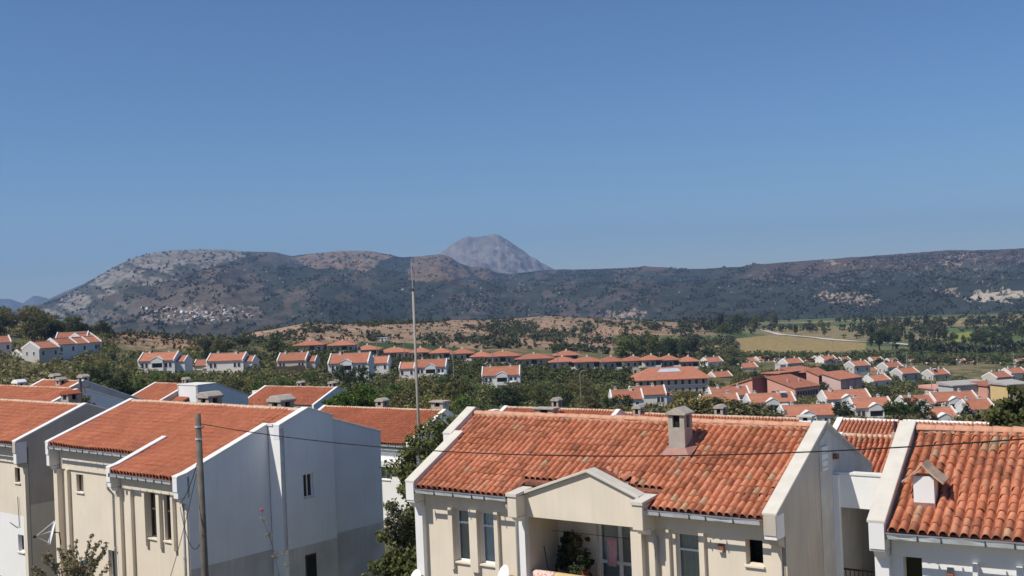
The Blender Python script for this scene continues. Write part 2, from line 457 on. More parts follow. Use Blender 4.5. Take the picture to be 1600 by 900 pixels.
C = C * (1 - hk[:, None]) + np.where(n3 > .57, (.17, .135, .08), (.31, .205, .135)) * (.75 + .5 * n1) * hk[:, None]
vcol(me, np.clip(C, 0, 1))
tag(link('terrain', me, 'land'), kind='structure')

def drape(name, pts, w, mat, lift=.25, kind='structure', label=None, cat=None):
    P = []
    for a, b in zip(pts[:-1], pts[1:]):
        for t in np.linspace(0, 1, 14, endpoint=False): P.append(a * (1 - t) + b * t)
    P.append(pts[-1]); P = np.array(P)
    d = np.gradient(P[:, :2], axis=0); d /= np.linalg.norm(d, axis=1)[:, None]; nrm = np.stack([-d[:, 1], d[:, 0]], 1)
    k = 5; vs = []
    for j in range(k):
        q = P[:, :2] + nrm * (w * (j / (k - 1) - .5))
        vs.append(np.c_[q, zt(q[:, 0], q[:, 1]) + lift])
    vs = np.array(vs); n = len(P)
    vv = vs.reshape(-1, 3)
    ff = [(j * n + i, j * n + i + 1, (j + 1) * n + i + 1, (j + 1) * n + i) for j in range(k - 1) for i in range(n - 1)]
    o = link(name, npmesh(name, vv, ff), mat)
    return tag(o, label, cat, kind=kind)
drape('road', [hit(1190, 516), hit(1206, 520), hit(1250, 526), hit(1340, 534), hit(1440, 541), hit(1540, 543), hit(1640, 541)], 9, 'road_pale', .35)
drape('road', [hit(1300, 494.5), hit(1400, 492.5), hit(1500, 489), hit(1600, 486.5)], 24, 'road_pale', .5)
drape('path', [hit(872, 652, 60), hit(868, 636, 60), hit(866, 622, 60), hit(868, 613, 60)], 9, 'path_pale', .3)
drape('road', [hit(848, 615, 60), hit(868, 612.5, 60), hit(895, 612, 60)], 4.0, 'asphalt_grey', .38)

# ------------------------------------------------------------------ mountains
def interp(pts, u):
    a = np.array(pts, float); return np.interp(u, a[:, 0], a[:, 1])
SKY1 = [(-700, 470), (-300, 500), (-100, 503), (0, 489), (30, 484), (60, 477), (85, 466), (110, 455), (150, 433), (180, 416), (205, 404), (230, 397), (270, 391), (300, 390), (350, 390), (380, 393), (430, 394),
        (455, 400), (480, 397), (530, 392), (575, 392), (610, 398), (625, 402), (650, 401), (690, 397), (705, 402), (717, 411), (735, 417), (760, 418), (775, 426), (800, 428), (830, 424), (865, 421), (900, 421),
        (940, 420), (985, 418), (1010, 416), (1035, 418), (1060, 421), (1100, 420), (1130, 418), (1160, 417), (1185, 413), (1250, 408), (1330, 402), (1400, 397), (1480, 391), (1520, 391), (1560, 390), (1600, 388), (1800, 380), (2300, 375)]
def ridge_mesh(name, sky_pts, u0, u1, du, Yc, Yf, zf, nt, relief, rough, seed, shape=1.0, mat='hill', paint=None, jag=0.0):
    u = np.arange(u0, u1 + .01, du)
    v = interp(sky_pts, u)
    ker = np.hanning(9 if du < 3 else 3); ker /= ker.sum()
    v = np.convolve(np.pad(v, len(ker) // 2, mode='edge'), ker, mode='valid')
    v = v - jag * (fbm(u / 9, u * 0, seed + 50, 4) - .5) * 2
    dirs = np.array([ray(a, b) for a, b in zip(u, v)])
    yc = interp(Yc, u); yf = interp(Yf, u)
    t = np.concatenate([np.linspace(0, 1, nt), [1.03, 1.1, 1.25, 1.5]])
    T, U = np.meshgrid(t, u, indexing='ij')
    Y = yf[None] + (yc - yf)[None] * T
    tx = dirs[:, 0][None] * np.ones_like(T)
    X = tx * Y
    zc = dirs[:, 2] * yc
    s = np.where(T <= 1, np.clip(T, 0, 1) ** shape, 1 - (T - 1) * 1.2)
    Z = zf + (zc[None] - zf) * s
    env = np.clip(4 * T * (1 - T), 0, 1)
    rid = 1 - np.abs(2 * fbm(X / 520 + Y / 2400, Y / 1500, seed, 5) - 1)
    Z = Z + env * relief * (rid - .72) * 2.0 + env * rough * (fbm(X / 90, Y / 140, seed + 9, 4) - .5) * 2
    V = np.stack([X, Y, Z], -1).reshape(-1, 3)
    nT, nU = T.shape
    i0 = (np.arange(nT - 1)[:, None] * nU + np.arange(nU - 1)[None]).ravel()
    me = npmesh(name, V, np.stack([i0, i0 + 1, i0 + nU + 1, i0 + nU], -1), True)
    pu, pv = proj(*V.T)
    vcol(me, np.clip(paint(pu, pv, V), 0, 1))
    o = tag(link(name, me, mat), kind='structure')
    return V.reshape(nT, nU, 3), u, v
FOREST = np.array((.040, .048, .040)); ROCK = np.array((.235, .215, .19)); BURN = np.array((.115, .092, .075)); DOME = np.array((.205, .150, .112))
def ell(u, v, cu, cv, a, b, ang=0.0):
    c, s = math.cos(ang), math.sin(ang)
    x = (u - cu) * c + (v - cv) * s; y = -(u - cu) * s + (v - cv) * c
    return np.sqrt((x / a) ** 2 + (y / b) ** 2)
def paint1(u, v, V):
    x, y, z = V.T
    n = fbm(u / 14, v / 7, 3, 5); nf = fbm(u / 4, v / 2.2, 8, 4); nb = fbm(u / 50, v / 25, 12, 4)
    C = np.tile(FOREST, (len(u), 1)) * (.75 + .5 * nb)[:, None]
    def mixin(mask, c):
        nonlocal C
        k = np.clip(mask, 0, 1)[:, None]; C = C * (1 - k) + np.asarray(c) * k
    # dry slopes of the left massif
    left = smooth(470, 330, u + 60 * (nb - .5))
    mixin(left * smooth(.42, .56, n + .14) * .6, BURN)
    band = fbm((u + 1.5 * v) / 46, (v - .35 * u) / 15, 41, 4)
    rk = inpoly(u + 26 * (n - .5), v + 14 * (nf - .5), [(88, 470), (150, 433), (205, 402), (270, 388), (375, 388), (385, 401), (345, 412), (300, 428), (262, 440), (215, 447), (165, 462), (125, 482), (60, 505), (30, 505)])
    mixin(rk * smooth(.72, .5, nf) * .9, ROCK)
    mixin(inpoly(u + 20 * (n - .5), v, [(60, 500), (130, 480), (200, 470), (240, 478), (200, 500), (110, 510)]) * smooth(.6, .45, nf) * .6, ROCK * .7)
    mixin(inpoly(u + 24 * (n - .5), v + 10 * (n - .5), [(300, 424), (345, 418), (400, 430), (410, 470), (330, 480), (250, 492), (180, 495), (210, 470), (280, 450)]) * .75 * smooth(.35, .5, nf + .1), BURN * 1.1)
    mixin(inpoly(u, v + 8 * (n - .5), [(400, 388), (455, 398), (480, 408), (440, 420), (400, 405)]) * .6, BURN)
    mixin(inpoly(u + 10 * (n - .5), v + 10 * (n - .5), [(462, 402), (500, 390), (580, 388), (618, 399), (600, 408), (570, 424), (540, 418), (500, 420), (470, 413)]) * smooth(.68, .54, nf), DOME * .95)
    mixin(inpoly(u + 12 * (n - .5), v + 10 * (n - .5), [(648, 402), (690, 394), (712, 406), (735, 430), (700, 438), (640, 440), (635, 420)]) * smooth(.75, .55, nf), DOME * .78)
    mixin((ell(u, v, 752, 424, 20, 10, .5) < 1) * .7, DOME * .75)
    mixin((ell(u + 10 * (n - .5), v, 520, 455, 80, 26, -.25) < 1) * smooth(.45, .6, n) * .5, BURN)
    mixin((ell(u + 10 * (n - .5), v, 430, 480, 60, 26, -.2) < 1) * smooth(.45, .58, n) * .6, BURN)
    mixin(left * smooth(.54, .62, band) * .75 * (v > 408), FOREST * .9)
    # ridge on the right: reddish dry top, forest below
    crest = np.interp(u, [p[0] for p in SKY1], [p[1] for p in SKY1])
    d = v - crest
    mixin(smooth(1100, 1260, u) * smooth(34, 10, d + 16 * (n - .5)) * .75, (.105, .072, .060))
    mixin(smooth(930, 1000, u) * smooth(1060, 1030, u) * smooth(9, 3, d), (.11, .078, .066))
    mixin(smooth(680, 720, u) * smooth(1200, 900, u) * smooth(.52, .60, n) * .35, (.17, .12, .11))
    mixin(smooth(1130, 1200, u) * (nf > .70) * (d > 8) * (d < 45) * .5, (.27, .21, .17))
    for cu, cv, a, b, an in [(1556, 463, 46, 9, -.12), (1528, 466, 26, 6, .05), (1480, 456, 24, 5, -.1), (1330, 468, 52, 10, .05), (1540, 444, 10, 1.5, 0), (1308, 412, 9, 4, 0), (1500, 405, 30, 6, -.3), (975, 491, 34, 5, -.1)]:
        e = ell(u + 46 * (n - .5) + 10 * (nf - .5), v + 14 * (n - .5) + 8 * (nf - .5), cu, cv, a, b, an)
        big = cu > 1510 and cv > 460
        mixin((e < 1) * (smooth(.64, .52, nf) if big else smooth(.48, .56, nf)) * .95, (.44, .38, .30) if big else (.30, .23, .18))
    # pale rock specks all over the forest
    sp = vnoise(u / 2.6, v / 1.3, 77)
    mixin((sp > .955) * (d > 12) * .6, (.40, .36, .32))
    vil = ell(u, v, 315, 491, 95, 15, -.05)
    mixin((vil < 1) * smooth(.45, .6, nf) * .5, (.36, .29, .24))
    return C
G1, U1, S1 = ridge_mesh('mountain', SKY1, -420, 2020, 1.7, [(-500, 3000), (0, 3300), (300, 3600), (700, 3700), (870, 3400), (1200, 3300), (1600, 3100), (2000, 3000)],
                        [(-500, 900), (100, 900), (450, 1150), (800, 1350), (1100, 1500), (1300, 1480), (1600, 1450), (2000, 1450)], -62, 170, 55, 9, 21, 1.12, paint=paint1, jag=.6)
def paint2(u, v, V):
    n = fbm(u / 6, v / 9, 2, 5); k = smooth(.35, .65, n)[:, None]
    C = np.array((.175, .16, .155)) * (1 - k) + np.array((.235, .22, .21)) * k
    dk = (vnoise(u / 2.2, v / 2.2, 5) > .86)[:, None]
    return np.where(dk, (.12, .12, .105), C)
ridge_mesh('mountain', [(560, 470), (640, 432), (680, 402), (690, 393), (705, 382), (720, 373.5), (730, 370), (745, 370.5), (760, 368), (770, 365), (780, 367), (790, 374), (800, 380), (815, 390), (830, 401), (850, 413), (864, 422), (900, 440), (960, 470)],
           560, 960, 1.0, [(560, 6200), (960, 6200)], [(560, 4600), (960, 4600)], -56, 120, 120, 30, 33, 1.25, mat='rock', paint=paint2, jag=1.6)
def paint0(u, v, V): return np.tile((.10, .10, .085), (len(u), 1))
ridge_mesh('far_hills', [(-500, 440), (-200, 455), (0, 467), (15, 467), (35, 474), (42, 469), (52, 462), (62, 463), (77, 467), (120, 470), (200, 480), (300, 490)], -500, 300, 3, [(-500, 9000), (300, 9000)], [(-500, 7600), (300, 7600)], -56, 20, 60, 10, 55, 1.0, paint=paint0)
ridge_mesh('far_hills', [(-100, 500), (40, 480), (70, 470), (85, 463), (100, 456), (130, 444), (150, 438), (200, 425), (260, 425), (400, 440)], -100, 400, 3, [(-100, 5600), (400, 5600)], [(-100, 4500), (400, 4500)], -56, 20, 50, 10, 61, 1.0, paint=paint0)
# ------------------------------------------------------------------ house building kit (local x along the eaves, y to the back, z measured from the eaves)
_prof = [(0, -.030), (.07, -.034), (.13, -.012), (.20, .030), (.34, .074), (.54, .090), (.74, .074), (.88, .030), (.95, -.012), (1.0, -.030)]
def tile_template(s, ln, lift=.028, lip=.022, hs=1.0):
    vs = [(p * s, 0, h * hs + lift) for p, h in _prof] + [(p * s * .96 + .004, ln, h * .9 * hs) for p, h in _prof] + [(p * s, .0, h * hs + lift - lip) for p, h in _prof]
    n = len(_prof)
    fs = [(i, i + 1, i + 1 + n, i + n) for i in range(n - 1)] + [(i + 2 * n, i + 1 + 2 * n, i + 1, i) for i in range(n - 1)]
    return np.array(vs, float), np.array(fs, int)
_tile_cache = {}
def lay_tiles(root, roof, x0, x1, y0, z0, y1, z1, EH, mat='tile', sp=.213, e=.29, parts=0, skip=None, rough=1.0, lift=.028, hs=1.0):
    ln = math.hypot(y1 - y0, z1 - z0); ang = math.atan2(z1 - z0, y1 - y0)
    nx = max(1, int(round((x1 - x0) / sp))); s = (x1 - x0) / nx
    ny = max(1, int(round(ln / e))); e = ln / ny
    key = (round(s, 4), round(e, 4))
    tv, tf = tile_template(s, e + .05, lift, min(.022, lift), hs)
    a = root.rotation_euler.z; R = np.array([[math.cos(a), -math.sin(a)], [math.sin(a), math.cos(a)]])
    items = []
    sd = rnd.random() * 100
    for j in range(ny):
        for i in range(nx):
            if skip and skip(x0 + (i + .5) * s, y0 + (j + .5) * e * math.cos(ang)): continue
            wob = .018 * math.sin(i * .31 + sd) * math.sin(j * .7 + sd) + rnd.uniform(-.006, .008)
            x = x0 + i * s + rnd.uniform(-.007, .007) * rough + .012 * math.sin(j * .9 + sd)
            t = j * e + rnd.uniform(-.012, .012) * rough + .02 * math.sin(i * .23 + sd)
            rz = rnd.gauss(0, .018) * rough; tw = rnd.gauss(0, .02) * rough
            if rnd.random() < .02: rz *= 3; t += rnd.uniform(-.03, .03)
            y = y0 + t * math.cos(ang) - wob * math.sin(ang); z = z0 + t * math.sin(ang) + wob * math.cos(ang)
            w = R @ np.array([x, y]) + np.array(root.location[:2])
            items.append((np.hypot(*w), x, y, z, rz, tw))
    items.sort(key=lambda q: q[0])
    if parts:
        if key not in _tile_cache:
            _tile_cache[key] = npmesh('roof_tile', tv, tf)
            _tile_cache[key].materials.append(M[mat])
        me = _tile_cache[key]
        for d, x, y, z, rz, tw in items[:parts]:
            o = link('roof_tile', me, None, roof)
            o.location = (x, y, z + EH)
            o.rotation_euler = (Matrix.Rotation(ang, 3, 'X') @ Matrix.Rotation(rz, 3, 'Z') @ Matrix.Rotation(tw, 3, 'Y')).to_euler()
        items = items[parts:]
    if items:
        A = np.array(items); n = len(A)
        crz, srz = np.cos(A[:, 4])[:, None], np.sin(A[:, 4])[:, None]
        lx = tv[None, :, 0] * crz - tv[None, :, 1] * srz; lt = tv[None, :, 0] * srz + tv[None, :, 1] * crz
        lh = tv[None, :, 2] - tv[None, :, 0] * A[:, 5][:, None]
        X = A[:, 1][:, None] + lx; Y = A[:, 2][:, None] + lt * math.cos(ang) - lh * math.sin(ang); Z = A[:, 3][:, None] + EH + lt * math.sin(ang) + lh * math.cos(ang)
        V = np.stack([X, Y, Z], -1).reshape(-1, 3)
        F = (tf[None] + (np.arange(n) * len(tv))[:, None, None]).reshape(-1, 4)
        me = npmesh('roof_tiles', V, F); me.materials.append(M[mat])
        tag(link('roof_tiles', me, None, roof), kind='stuff')
class House:
    def __init__(s, name, label, o, yaw, EH, group=None, cat='house'):
        s.EH = EH; s.o = np.array(o, float); s.yaw = yaw
        s.root = tag(empty(name, (o[0], o[1], o[2] - EH), -yaw), label, cat, group)
        s.bed = None
    def mb(s): return MB(s.EH)
    def box(s, name, mat, *b, parent=None, bevel=0): return s.mb().box(*b).build(name, mat, parent or s.root, bevel=bevel)
    def roof(s, x0, x1, y0, z0, y1, z1, mat='tile', parts=0, skip=None, under=.1, name='roof', **kw):
        r = s.mb().band([(y0 - .02, z0), (y1, z1)], under, 'x', x0, x1).build(name, 'tile_bed', s.root)
        lay_tiles(s.root, r, x0, x1, y0 - .07, z0 - .012, y1 - .02, z1 + .012, s.EH, mat, parts=parts, skip=skip, **kw)
        return r
    def backroof(s, x0, x1, y0, z0, y1, z1, mat='tile_b'):
        r = s.mb().band([(y0, z0), (y1, z1)], .1, 'x', x0, x1).build('rear_roof', 'tile_bed', s.root)
        k = (z1 - z0) / (y1 - y0)
        # seen edge on only: tiles run down the far side
        ln = math.hypot(y1 - y0, z1 - z0); ang = math.atan2(z0 - z1, y1 - y0)
        s_ = .213; nx = int((x1 - x0) / s_); ny = max(1, int(ln / .3))
        tv, tf = tile_template((x1 - x0) / nx, ln / ny + .05)
        vs = []; 
        for j in range(ny):
            for i in range(nx):
                t = j * ln / ny
                X = x1 - i * (x1 - x0) / nx - tv[:, 0]; lt = tv[:, 1] + t
                vs.append(np.stack([X, y1 - lt * math.cos(ang) + tv[:, 2] * math.sin(ang) , z1 + lt * math.sin(ang) + tv[:, 2] * math.cos(ang) + s.EH], -1))
        V = np.concatenate(vs); F = (tf[None] + (np.arange(len(vs)) * len(tv))[:, None, None]).reshape(-1, 4)
        me = npmesh('roof_tiles', V, F); me.materials.append(M[mat]); tag(link('roof_tiles', me, None, r), kind='stuff')
    def ridge(s, x0, x1, y, z, seg=.42, r=.13, mat='ridge', joint='mortar'):
        n = max(1, int((x1 - x0) / seg)); seg = (x1 - x0) / n
        base = s.mb().box(x0, x1, y - .13, y + .13, z - .04, z + .045).build('ridge_bed', joint, s.root)
        key = ('ridge', round(seg, 3), r, mat)
        if key not in _tile_cache:
            vs = []; fs = []
            for xx, rr_, dz in ((0, r * 1.12, .0), (.05, r * 1.14, 0), (seg + .03, r * .92, 0)):
                for k in range(7):
                    t = math.pi * k / 6
                    vs.append((xx, -math.cos(t) * rr_, math.sin(t) * rr_ * .75))
            for a_ in range(2):
                for k in range(6): fs.append((a_ * 7 + k, a_ * 7 + k + 1, (a_ + 1) * 7 + k + 1, (a_ + 1) * 7 + k))
            for k in range(7): vs.append((0, vs[k][1] * .85, vs[k][2] * .85))
            for k in range(6): fs.append((k, k + 1, 21 + k + 1, 21 + k))
            me = npmesh('ridge_tile', vs, fs); me.materials.append(M[mat]); _tile_cache[key] = me
        for i in range(n):
            o = link('ridge_tile', _tile_cache[key], None, base)
            o.location = (x0 + i * seg, y + rnd.uniform(-.012, .012), z + .035 + s.EH + rnd.uniform(-.006, .01))
            o.rotation_euler = (rnd.gauss(0, .03), rnd.gauss(0, .012), rnd.gauss(0, .02))
    def verge(s, x0, x1, pts, up=.22, mat='coping', wmat='white', end=True, endmat='white', endh=.62, name='verge_coping', th=.075, endy=-.0):
        """raised sloping parapet along a gable edge; pts = (y, roof z)"""
        P = [(y, z + up) for y, z in pts]
        s.mb().band([(y, z - th) for y, z in P], up + .3, 'x', x0 + .035, x1 - .035).build('verge_wall', wmat, s.root)
        s.mb().band(P, th, 'x', x0, x1).build(name, mat, s.root, bevel=.012)
        if end:
            y, z = P[0]
            s.box('verge_end_block', endmat, x0 + .03, x1 - .03, y + .03, y + .55, z - endh - th, z - th - .004, bevel=.01)
            s.mb().prism([(y + .12, z - endh - th - .02), (y + .55, z - endh - th - .02), (y + .55, z - endh - th - .28), (y + .2, z - endh - th - .16)], 'x', x0 + .09, x1 - .05).build('corbel', wmat, s.root)
    def gutter(s, x0, x1, y, z, seg=.6, h=.13):
        s.mb().box(x0, x1, y + .015, y + .12, z - h * .9, z - h * .82).build('gutter_trough', 'gutter_edge', s.root)
        n = max(1, int((x1 - x0) / seg)); xs = [x0]
        for i in range(1, n): xs.append(x0 + (x1 - x0) * (i + rnd.uniform(-.22, .22)) / n)
        xs.append(x1)
        for i in range(n):
            a, b = xs[i] + .012, xs[i + 1] - .012
            k = rnd.uniform(-.05, .05); m_ = (a + b) / 2 + rnd.uniform(-.1, .1); q = rnd.uniform(-.02, .03)
            d0, d1 = rnd.uniform(-.012, .012), rnd.uniform(-.012, .012)
            vs = []
            for xx, dy in ((a, d0), (m_, q), (b, d1)):
                vs += [(xx, y + dy - .02, z), (xx, y + .015 + dy * .3, z - h)]
            mb = s.mb().add(vs, [(0, 1, 3, 2), (2, 3, 5, 4)])
            mb.build('gutter_section', 'gutter', s.root)
            s.box('gutter_bracket', 'bracket', xs[i] - .011, xs[i] + .011, y - .025, y + .1, z - h - .012, z + .006)
        s.mb().box(x0, x1, y - .035, y - .012, z - .008, z + .014).build('gutter_rim', 'gutter_edge', s.root)
    def pipe(s, pts, r=.055, mat='pipe'):
        p = s.mb().tube(pts, r, 8).build('downpipe', mat, s.root, True)
        for k in (0.4, .8):
            q0, q1 = Vector(pts[-2]), Vector(pts[-1]); c = q0.lerp(q1, k)
            s.mb().tube([(c.x, c.y, c.z - .03), (c.x, c.y, c.z + .03)], r * 1.25, 8).build('pipe_collar', mat, p)
    def facade(s, name, mat, x0, x1, z0, z1, y, th, holes, parent=None):
        xs = sorted(set([x0, x1] + [h[0] for h in holes] + [h[1] for h in holes])); zs = sorted(set([z0, z1] + [h[2] for h in holes] + [h[3] for h in holes]))
        def isin(cx, cz): return any(h[0] < cx < h[1] and h[2] < cz < h[3] for h in holes)
        mb = s.mb()
        for i in range(len(xs) - 1):
            for j in range(len(zs) - 1):
                a, b, c, d = xs[i], xs[i + 1], zs[j], zs[j + 1]
                if not isin((a + b) / 2, (c + d) / 2): mb.add([(a, y, c), (b, y, c), (b, y, d), (a, y, d)], [(0, 1, 2, 3)])
        for a, b, c, d in holes:
            mb.add([(a, y, c), (a, y + th, c), (a, y + th, d), (a, y, d), (b, y, c), (b, y + th, c), (b, y + th, d), (b, y, d)], [(0, 1, 2, 3), (7, 6, 5, 4), (0, 4, 5, 1), (3, 2, 6, 7)])
        return mb.build(name, mat, parent or s.root)
    def window(s, x0, x1, z0, z1, y, fm='pvc', split=None, mull=0, curtain=None, sill=True, name='window', fw=.055, cfrac=1.0, back='interior', sillmat='sill', deep=.45, parent=None, open_=False):
        """frame in an opening, glass panes, curtain, dark room behind, sill in front"""
        mb = s.mb(); yf = y + .13
        mb.box(x0, x0 + fw, yf, yf + .06, z0, z1).box(x1 - fw, x1, yf, yf + .06, z0, z1).box(x0 + fw, x1 - fw, yf, yf + .06, z0, z0 + fw).box(x0 + fw, x1 - fw, yf, yf + .06, z1 - fw, z1)
        xs = [x0 + fw + (x1 - x0 - 2 * fw) * k / (mull + 1) for k in range(mull + 2)]
        zs = [z0 + fw] + ([split] if split else []) + [z1 - fw]
        if split: mb.box(x0 + fw, x1 - fw, yf - .01, yf + .065, split - fw / 2, split + fw / 2)
        for xm in xs[1:-1]: mb.box(xm - fw * .6, xm + fw * .6, yf - .012, yf + .068, z0 + fw, z1 - fw)
        w = mb.build(name, fm, parent or s.root)
        if not open_:
            for i in range(len(xs) - 1):
                for j in range(len(zs) - 1):
                    s.mb().add([(xs[i], yf + .03, zs[j]), (xs[i + 1], yf + .03, zs[j]), (xs[i + 1], yf + .03, zs[j + 1]), (xs[i], yf + .03, zs[j + 1])], [(0, 1, 2, 3)]).build('pane', 'glass', w)
        s.mb().box(x0 - .02, x1 + .02, yf + .07, yf + deep, z0 - .02, z1 + .02).build('room', back, w)
        bm_ = w.children[-1].data
        # the room is an open-fronted niche
        b = bmesh.new(); b.from_mesh(bm_); b.faces.ensure_lookup_table()
        bmesh.ops.delete(b, geom=[f for f in b.faces if f.normal.y < -.9], context='FACES'); bmesh.ops.reverse_faces(b, faces=list(b.faces)); b.to_mesh(bm_); b.free()
        if curtain:
            n = 26; zt_, zb_ = (split or z1) - .0, z0 + .03; vs = []; fs = []
            xa, xb = x0 + .02, x0 + (x1 - x0) * cfrac - .02
            for k in range(n + 1):
                xx = xa + (xb - xa) * k / n; yy_ = yf + .105 + .020 * math.sin(k * 1.25) + .01 * math.sin(k * .37)
                vs += [(xx, yy_, zb_), (xx, yy_ * .6 + (yf + .105) * .4, z1 - .02)]
            for k in range(n): fs.append((2 * k, 2 * k + 2, 2 * k + 3, 2 * k + 1))
            s.mb().add(vs, fs).build('curtain', curtain, w, True)
        if sill:
            s.box('sill', sillmat, x0 - .04, x1 + .04, y - .07, y + .13, z0 - .06, z0 - .002, parent=w, bevel=.006)
        return w
    def chimney(s, x, y, zb, w, d, h, cap='dome', mat='concrete', capmat=None, name='chimney'):
        mb = s.mb()
        sw = w * .28
        if cap in ('dome', 'gable', 'slab'):
            hh = min(.36, h * .32)        # open throat under the cap
            mb.box(x - w / 2, x + w / 2, y - d / 2, y + d / 2, zb, zb + h - hh)
            for sx in (-1, 1):
                for sy in (-1, 1):
                    xa, xb = (x - w / 2, x - w / 2 + sw) if sx < 0 else (x + w / 2 - sw, x + w / 2)
                    ya, yb = (y - d / 2, y - d / 2 + sw) if sy < 0 else (y + d / 2 - sw, y + d / 2)
                    mb.box(xa, xb, ya, yb, zb + h - hh + .001, zb + h)
        else: mb.box(x - w / 2, x + w / 2, y - d / 2, y + d / 2, zb, zb + h)
        c = mb.build(name, mat, s.root)
        if cap in ('dome', 'gable', 'slab'):
            s.mb().box(x - w / 2 + sw * .9, x + w / 2 - sw * .9, y - d / 2 + sw * .5, y + d / 2 - sw * .5, zb + h - min(.36, h * .32) + .002, zb + h).build('flue', 'soot_shade', c)
        z1 = zb + h + .003; o = .07; cm = capmat or mat
        if cap == 'dome':
            s.mb().prism([(x - w / 2 - o, z1), (x + w / 2 + o, z1), (x + w / 2 + o, z1 + .10), (x + w * .22, z1 + .27), (x - w * .22, z1 + .27), (x - w / 2 - o, z1 + .10)], 'y', y - d / 2 - o, y + d / 2 + o).build('chimney_cap', cm, c, bevel=.02)
        elif cap == 'gable':
            s.mb().prism([(x - w / 2 - o, z1), (x + w / 2 + o, z1), (x + w / 2 + o, z1 + .05), (x, z1 + .22), (x - w / 2 - o, z1 + .05)], 'y', y - d / 2 - o, y + d / 2 + o).build('chimney_cap', cm, c, bevel=.012)
        elif cap == 'slab':
            s.mb().box(x - w / 2 - .12, x + w / 2 + .12, y - d / 2 - .12, y + d / 2 + .12, z1, z1 + .10).build('chimney_cap', cm, c, bevel=.012)
        elif cap == 'tiles':
            for sg in (-1, 1):
                pts = [(x, z1 + .30)] + [(x + sg * w * k, z1 + .30 - .40 * k ** .85) for k in (.25, .5, .8, 1.0)]
                s.mb().band(pts if sg > 0 else pts[::-1], .045, 'y', y - d / 2 - .12, y + d / 2 + .12).build('cap_tile', cm, c)
        return c
def dish(name, label, P, yaw, tilt, R=.42, mat='dish', mast=None, group=None):
    """offset dish on a wall bracket: reflector, arm, feed head, mast"""
    r = tag(empty(name, P, yaw), label, 'satellite dish', group)
    vs = []; fs = []; N = 20
    for i in range(7):
        q = R * i / 6
        for k in range(N):
            t = 2 * math.pi * k / N
            vs.append((q * math.cos(t), .35 * q * q, q * math.sin(t) * 1.08))
    for i in range(6):
        for k in range(N): fs.append((i * N + k, i * N + (k + 1) % N, (i + 1) * N + (k + 1) % N, (i + 1) * N + k))
    ct, st = math.cos(tilt), math.sin(tilt)
    rot = lambda p: (p[0], (p[1] - .0) * ct - p[2] * st, (p[1]) * st + p[2] * ct)
    flip = lambda p: (p[0], -p[1] + .35 * R * R, p[2])
    vs = [rot((a, -b, c)) for a, b, c in vs]
    mb = MB(); mb.add(vs, fs); d = mb.build('reflector', mat, r, True)
    sol = d.modifiers.new('thickness', 'SOLIDIFY'); sol.thickness = .012
    f = rot((0, -R * 1.25, -R * .25))
    MB().tube([rot((0, 0, -R * 1.0)), f], .014, 6).build('feed_arm', 'dish_grey', r)
    MB().tube([f, rot((0, -R * 1.1, -R * .15))], [.045, .03], 8).build('feed_head', 'dish_grey', r)
    MB().tube([rot((0, .03, 0)), (0, .16, -.03), (0, .18, -.35), mast or (0, .34, -.42)], .022, 6).build('bracket_arm', 'dish_grey', r)
    return r
# ------------------------------------------------------------------ house C: cream house in the middle with the porch pediment
YC = .627
c = House('house', 'cream two-storey house with low pediment over its balcony, centre foreground', (6.109, 28.398, -5.983), YC, 6.1)
kC = 1.82 / 3.627
def hole_c(x, y): return (-7.86 < x < -3.26 and y < .62) or (-4.02 < x < -3.06 and 2.02 < y < 2.62) or (-5.35 < x < -4.35 and y < 1.25 and abs(y - (1.05 - .5 * (x + 5.35))) < .32) or (-7.6 < x < -3.55 and y < 1.05 * (1 - abs(x + 5.3) / 2.2))
rf = c.mb().band([(.6, .6 * kC), (3.627, 1.82)], .1, 'x', -11.55, .0).band([(-.02, 0), (.6, .6 * kC)], .1, 'x', -11.55, -7.82).band([(-.02, 0), (.6, .6 * kC)], .1, 'x', -3.30, 0).build('roof', 'tile_bed', c.root)
lay_tiles(c.root, rf, -11.55, .0, -.07, -.012, 3.607, 1.832, c.EH, 'tile', parts=300, skip=hole_c)
c.roof(-11.9, -11.55, 2.3, 2.3 * kC, 3.627, 1.82, 'tile', name='roof_strip')
c.backroof(-12.0, .0, 3.627, 1.82, 7.3, .1)
c.ridge(-11.95, -.02, 3.627, 1.85)
c.verge(.02, .42, [(-.12, -.04), (3.63, 1.84), (7.3, .12)], up=.20, mat='coping', wmat='cream_grey', endmat='white')
c.verge(-11.95, -11.56, [(-.12, -.04), (2.45, 1.22)], up=.24, wmat='white')
c.verge(-12.3, -11.92, [(2.25, 1.12), (3.63, 1.84), (7.3, .12)], up=.27, wmat='white', end=False)
c.box('gable_block', 'white', -12.27, -11.95, 2.28, 2.6, .3, 1.3)
# right gable wall: stained front part, bluish rear part
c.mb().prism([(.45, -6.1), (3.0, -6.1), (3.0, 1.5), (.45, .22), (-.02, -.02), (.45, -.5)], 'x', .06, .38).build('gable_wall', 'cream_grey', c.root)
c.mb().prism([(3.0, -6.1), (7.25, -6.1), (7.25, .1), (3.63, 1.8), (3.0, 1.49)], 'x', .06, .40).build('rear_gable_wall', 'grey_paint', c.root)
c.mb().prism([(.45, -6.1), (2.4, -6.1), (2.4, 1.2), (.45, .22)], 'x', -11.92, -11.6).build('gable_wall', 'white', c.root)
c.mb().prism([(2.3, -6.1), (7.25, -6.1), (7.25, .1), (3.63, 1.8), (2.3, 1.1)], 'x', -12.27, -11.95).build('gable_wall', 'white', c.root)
c.box('rear_wall', 'cream', -12.0, .1, 7.0, 7.25, -6.1, .0)
v_ = c.box('gable_vent', 'coping_white', .40, .46, 3.05, 3.50, .72, 1.38)
for k in range(3): c.box('vent_slat', 'grey_paint', .455, .475, 3.09, 3.46, .80 + k * .19, .82 + k * .19, parent=v_)
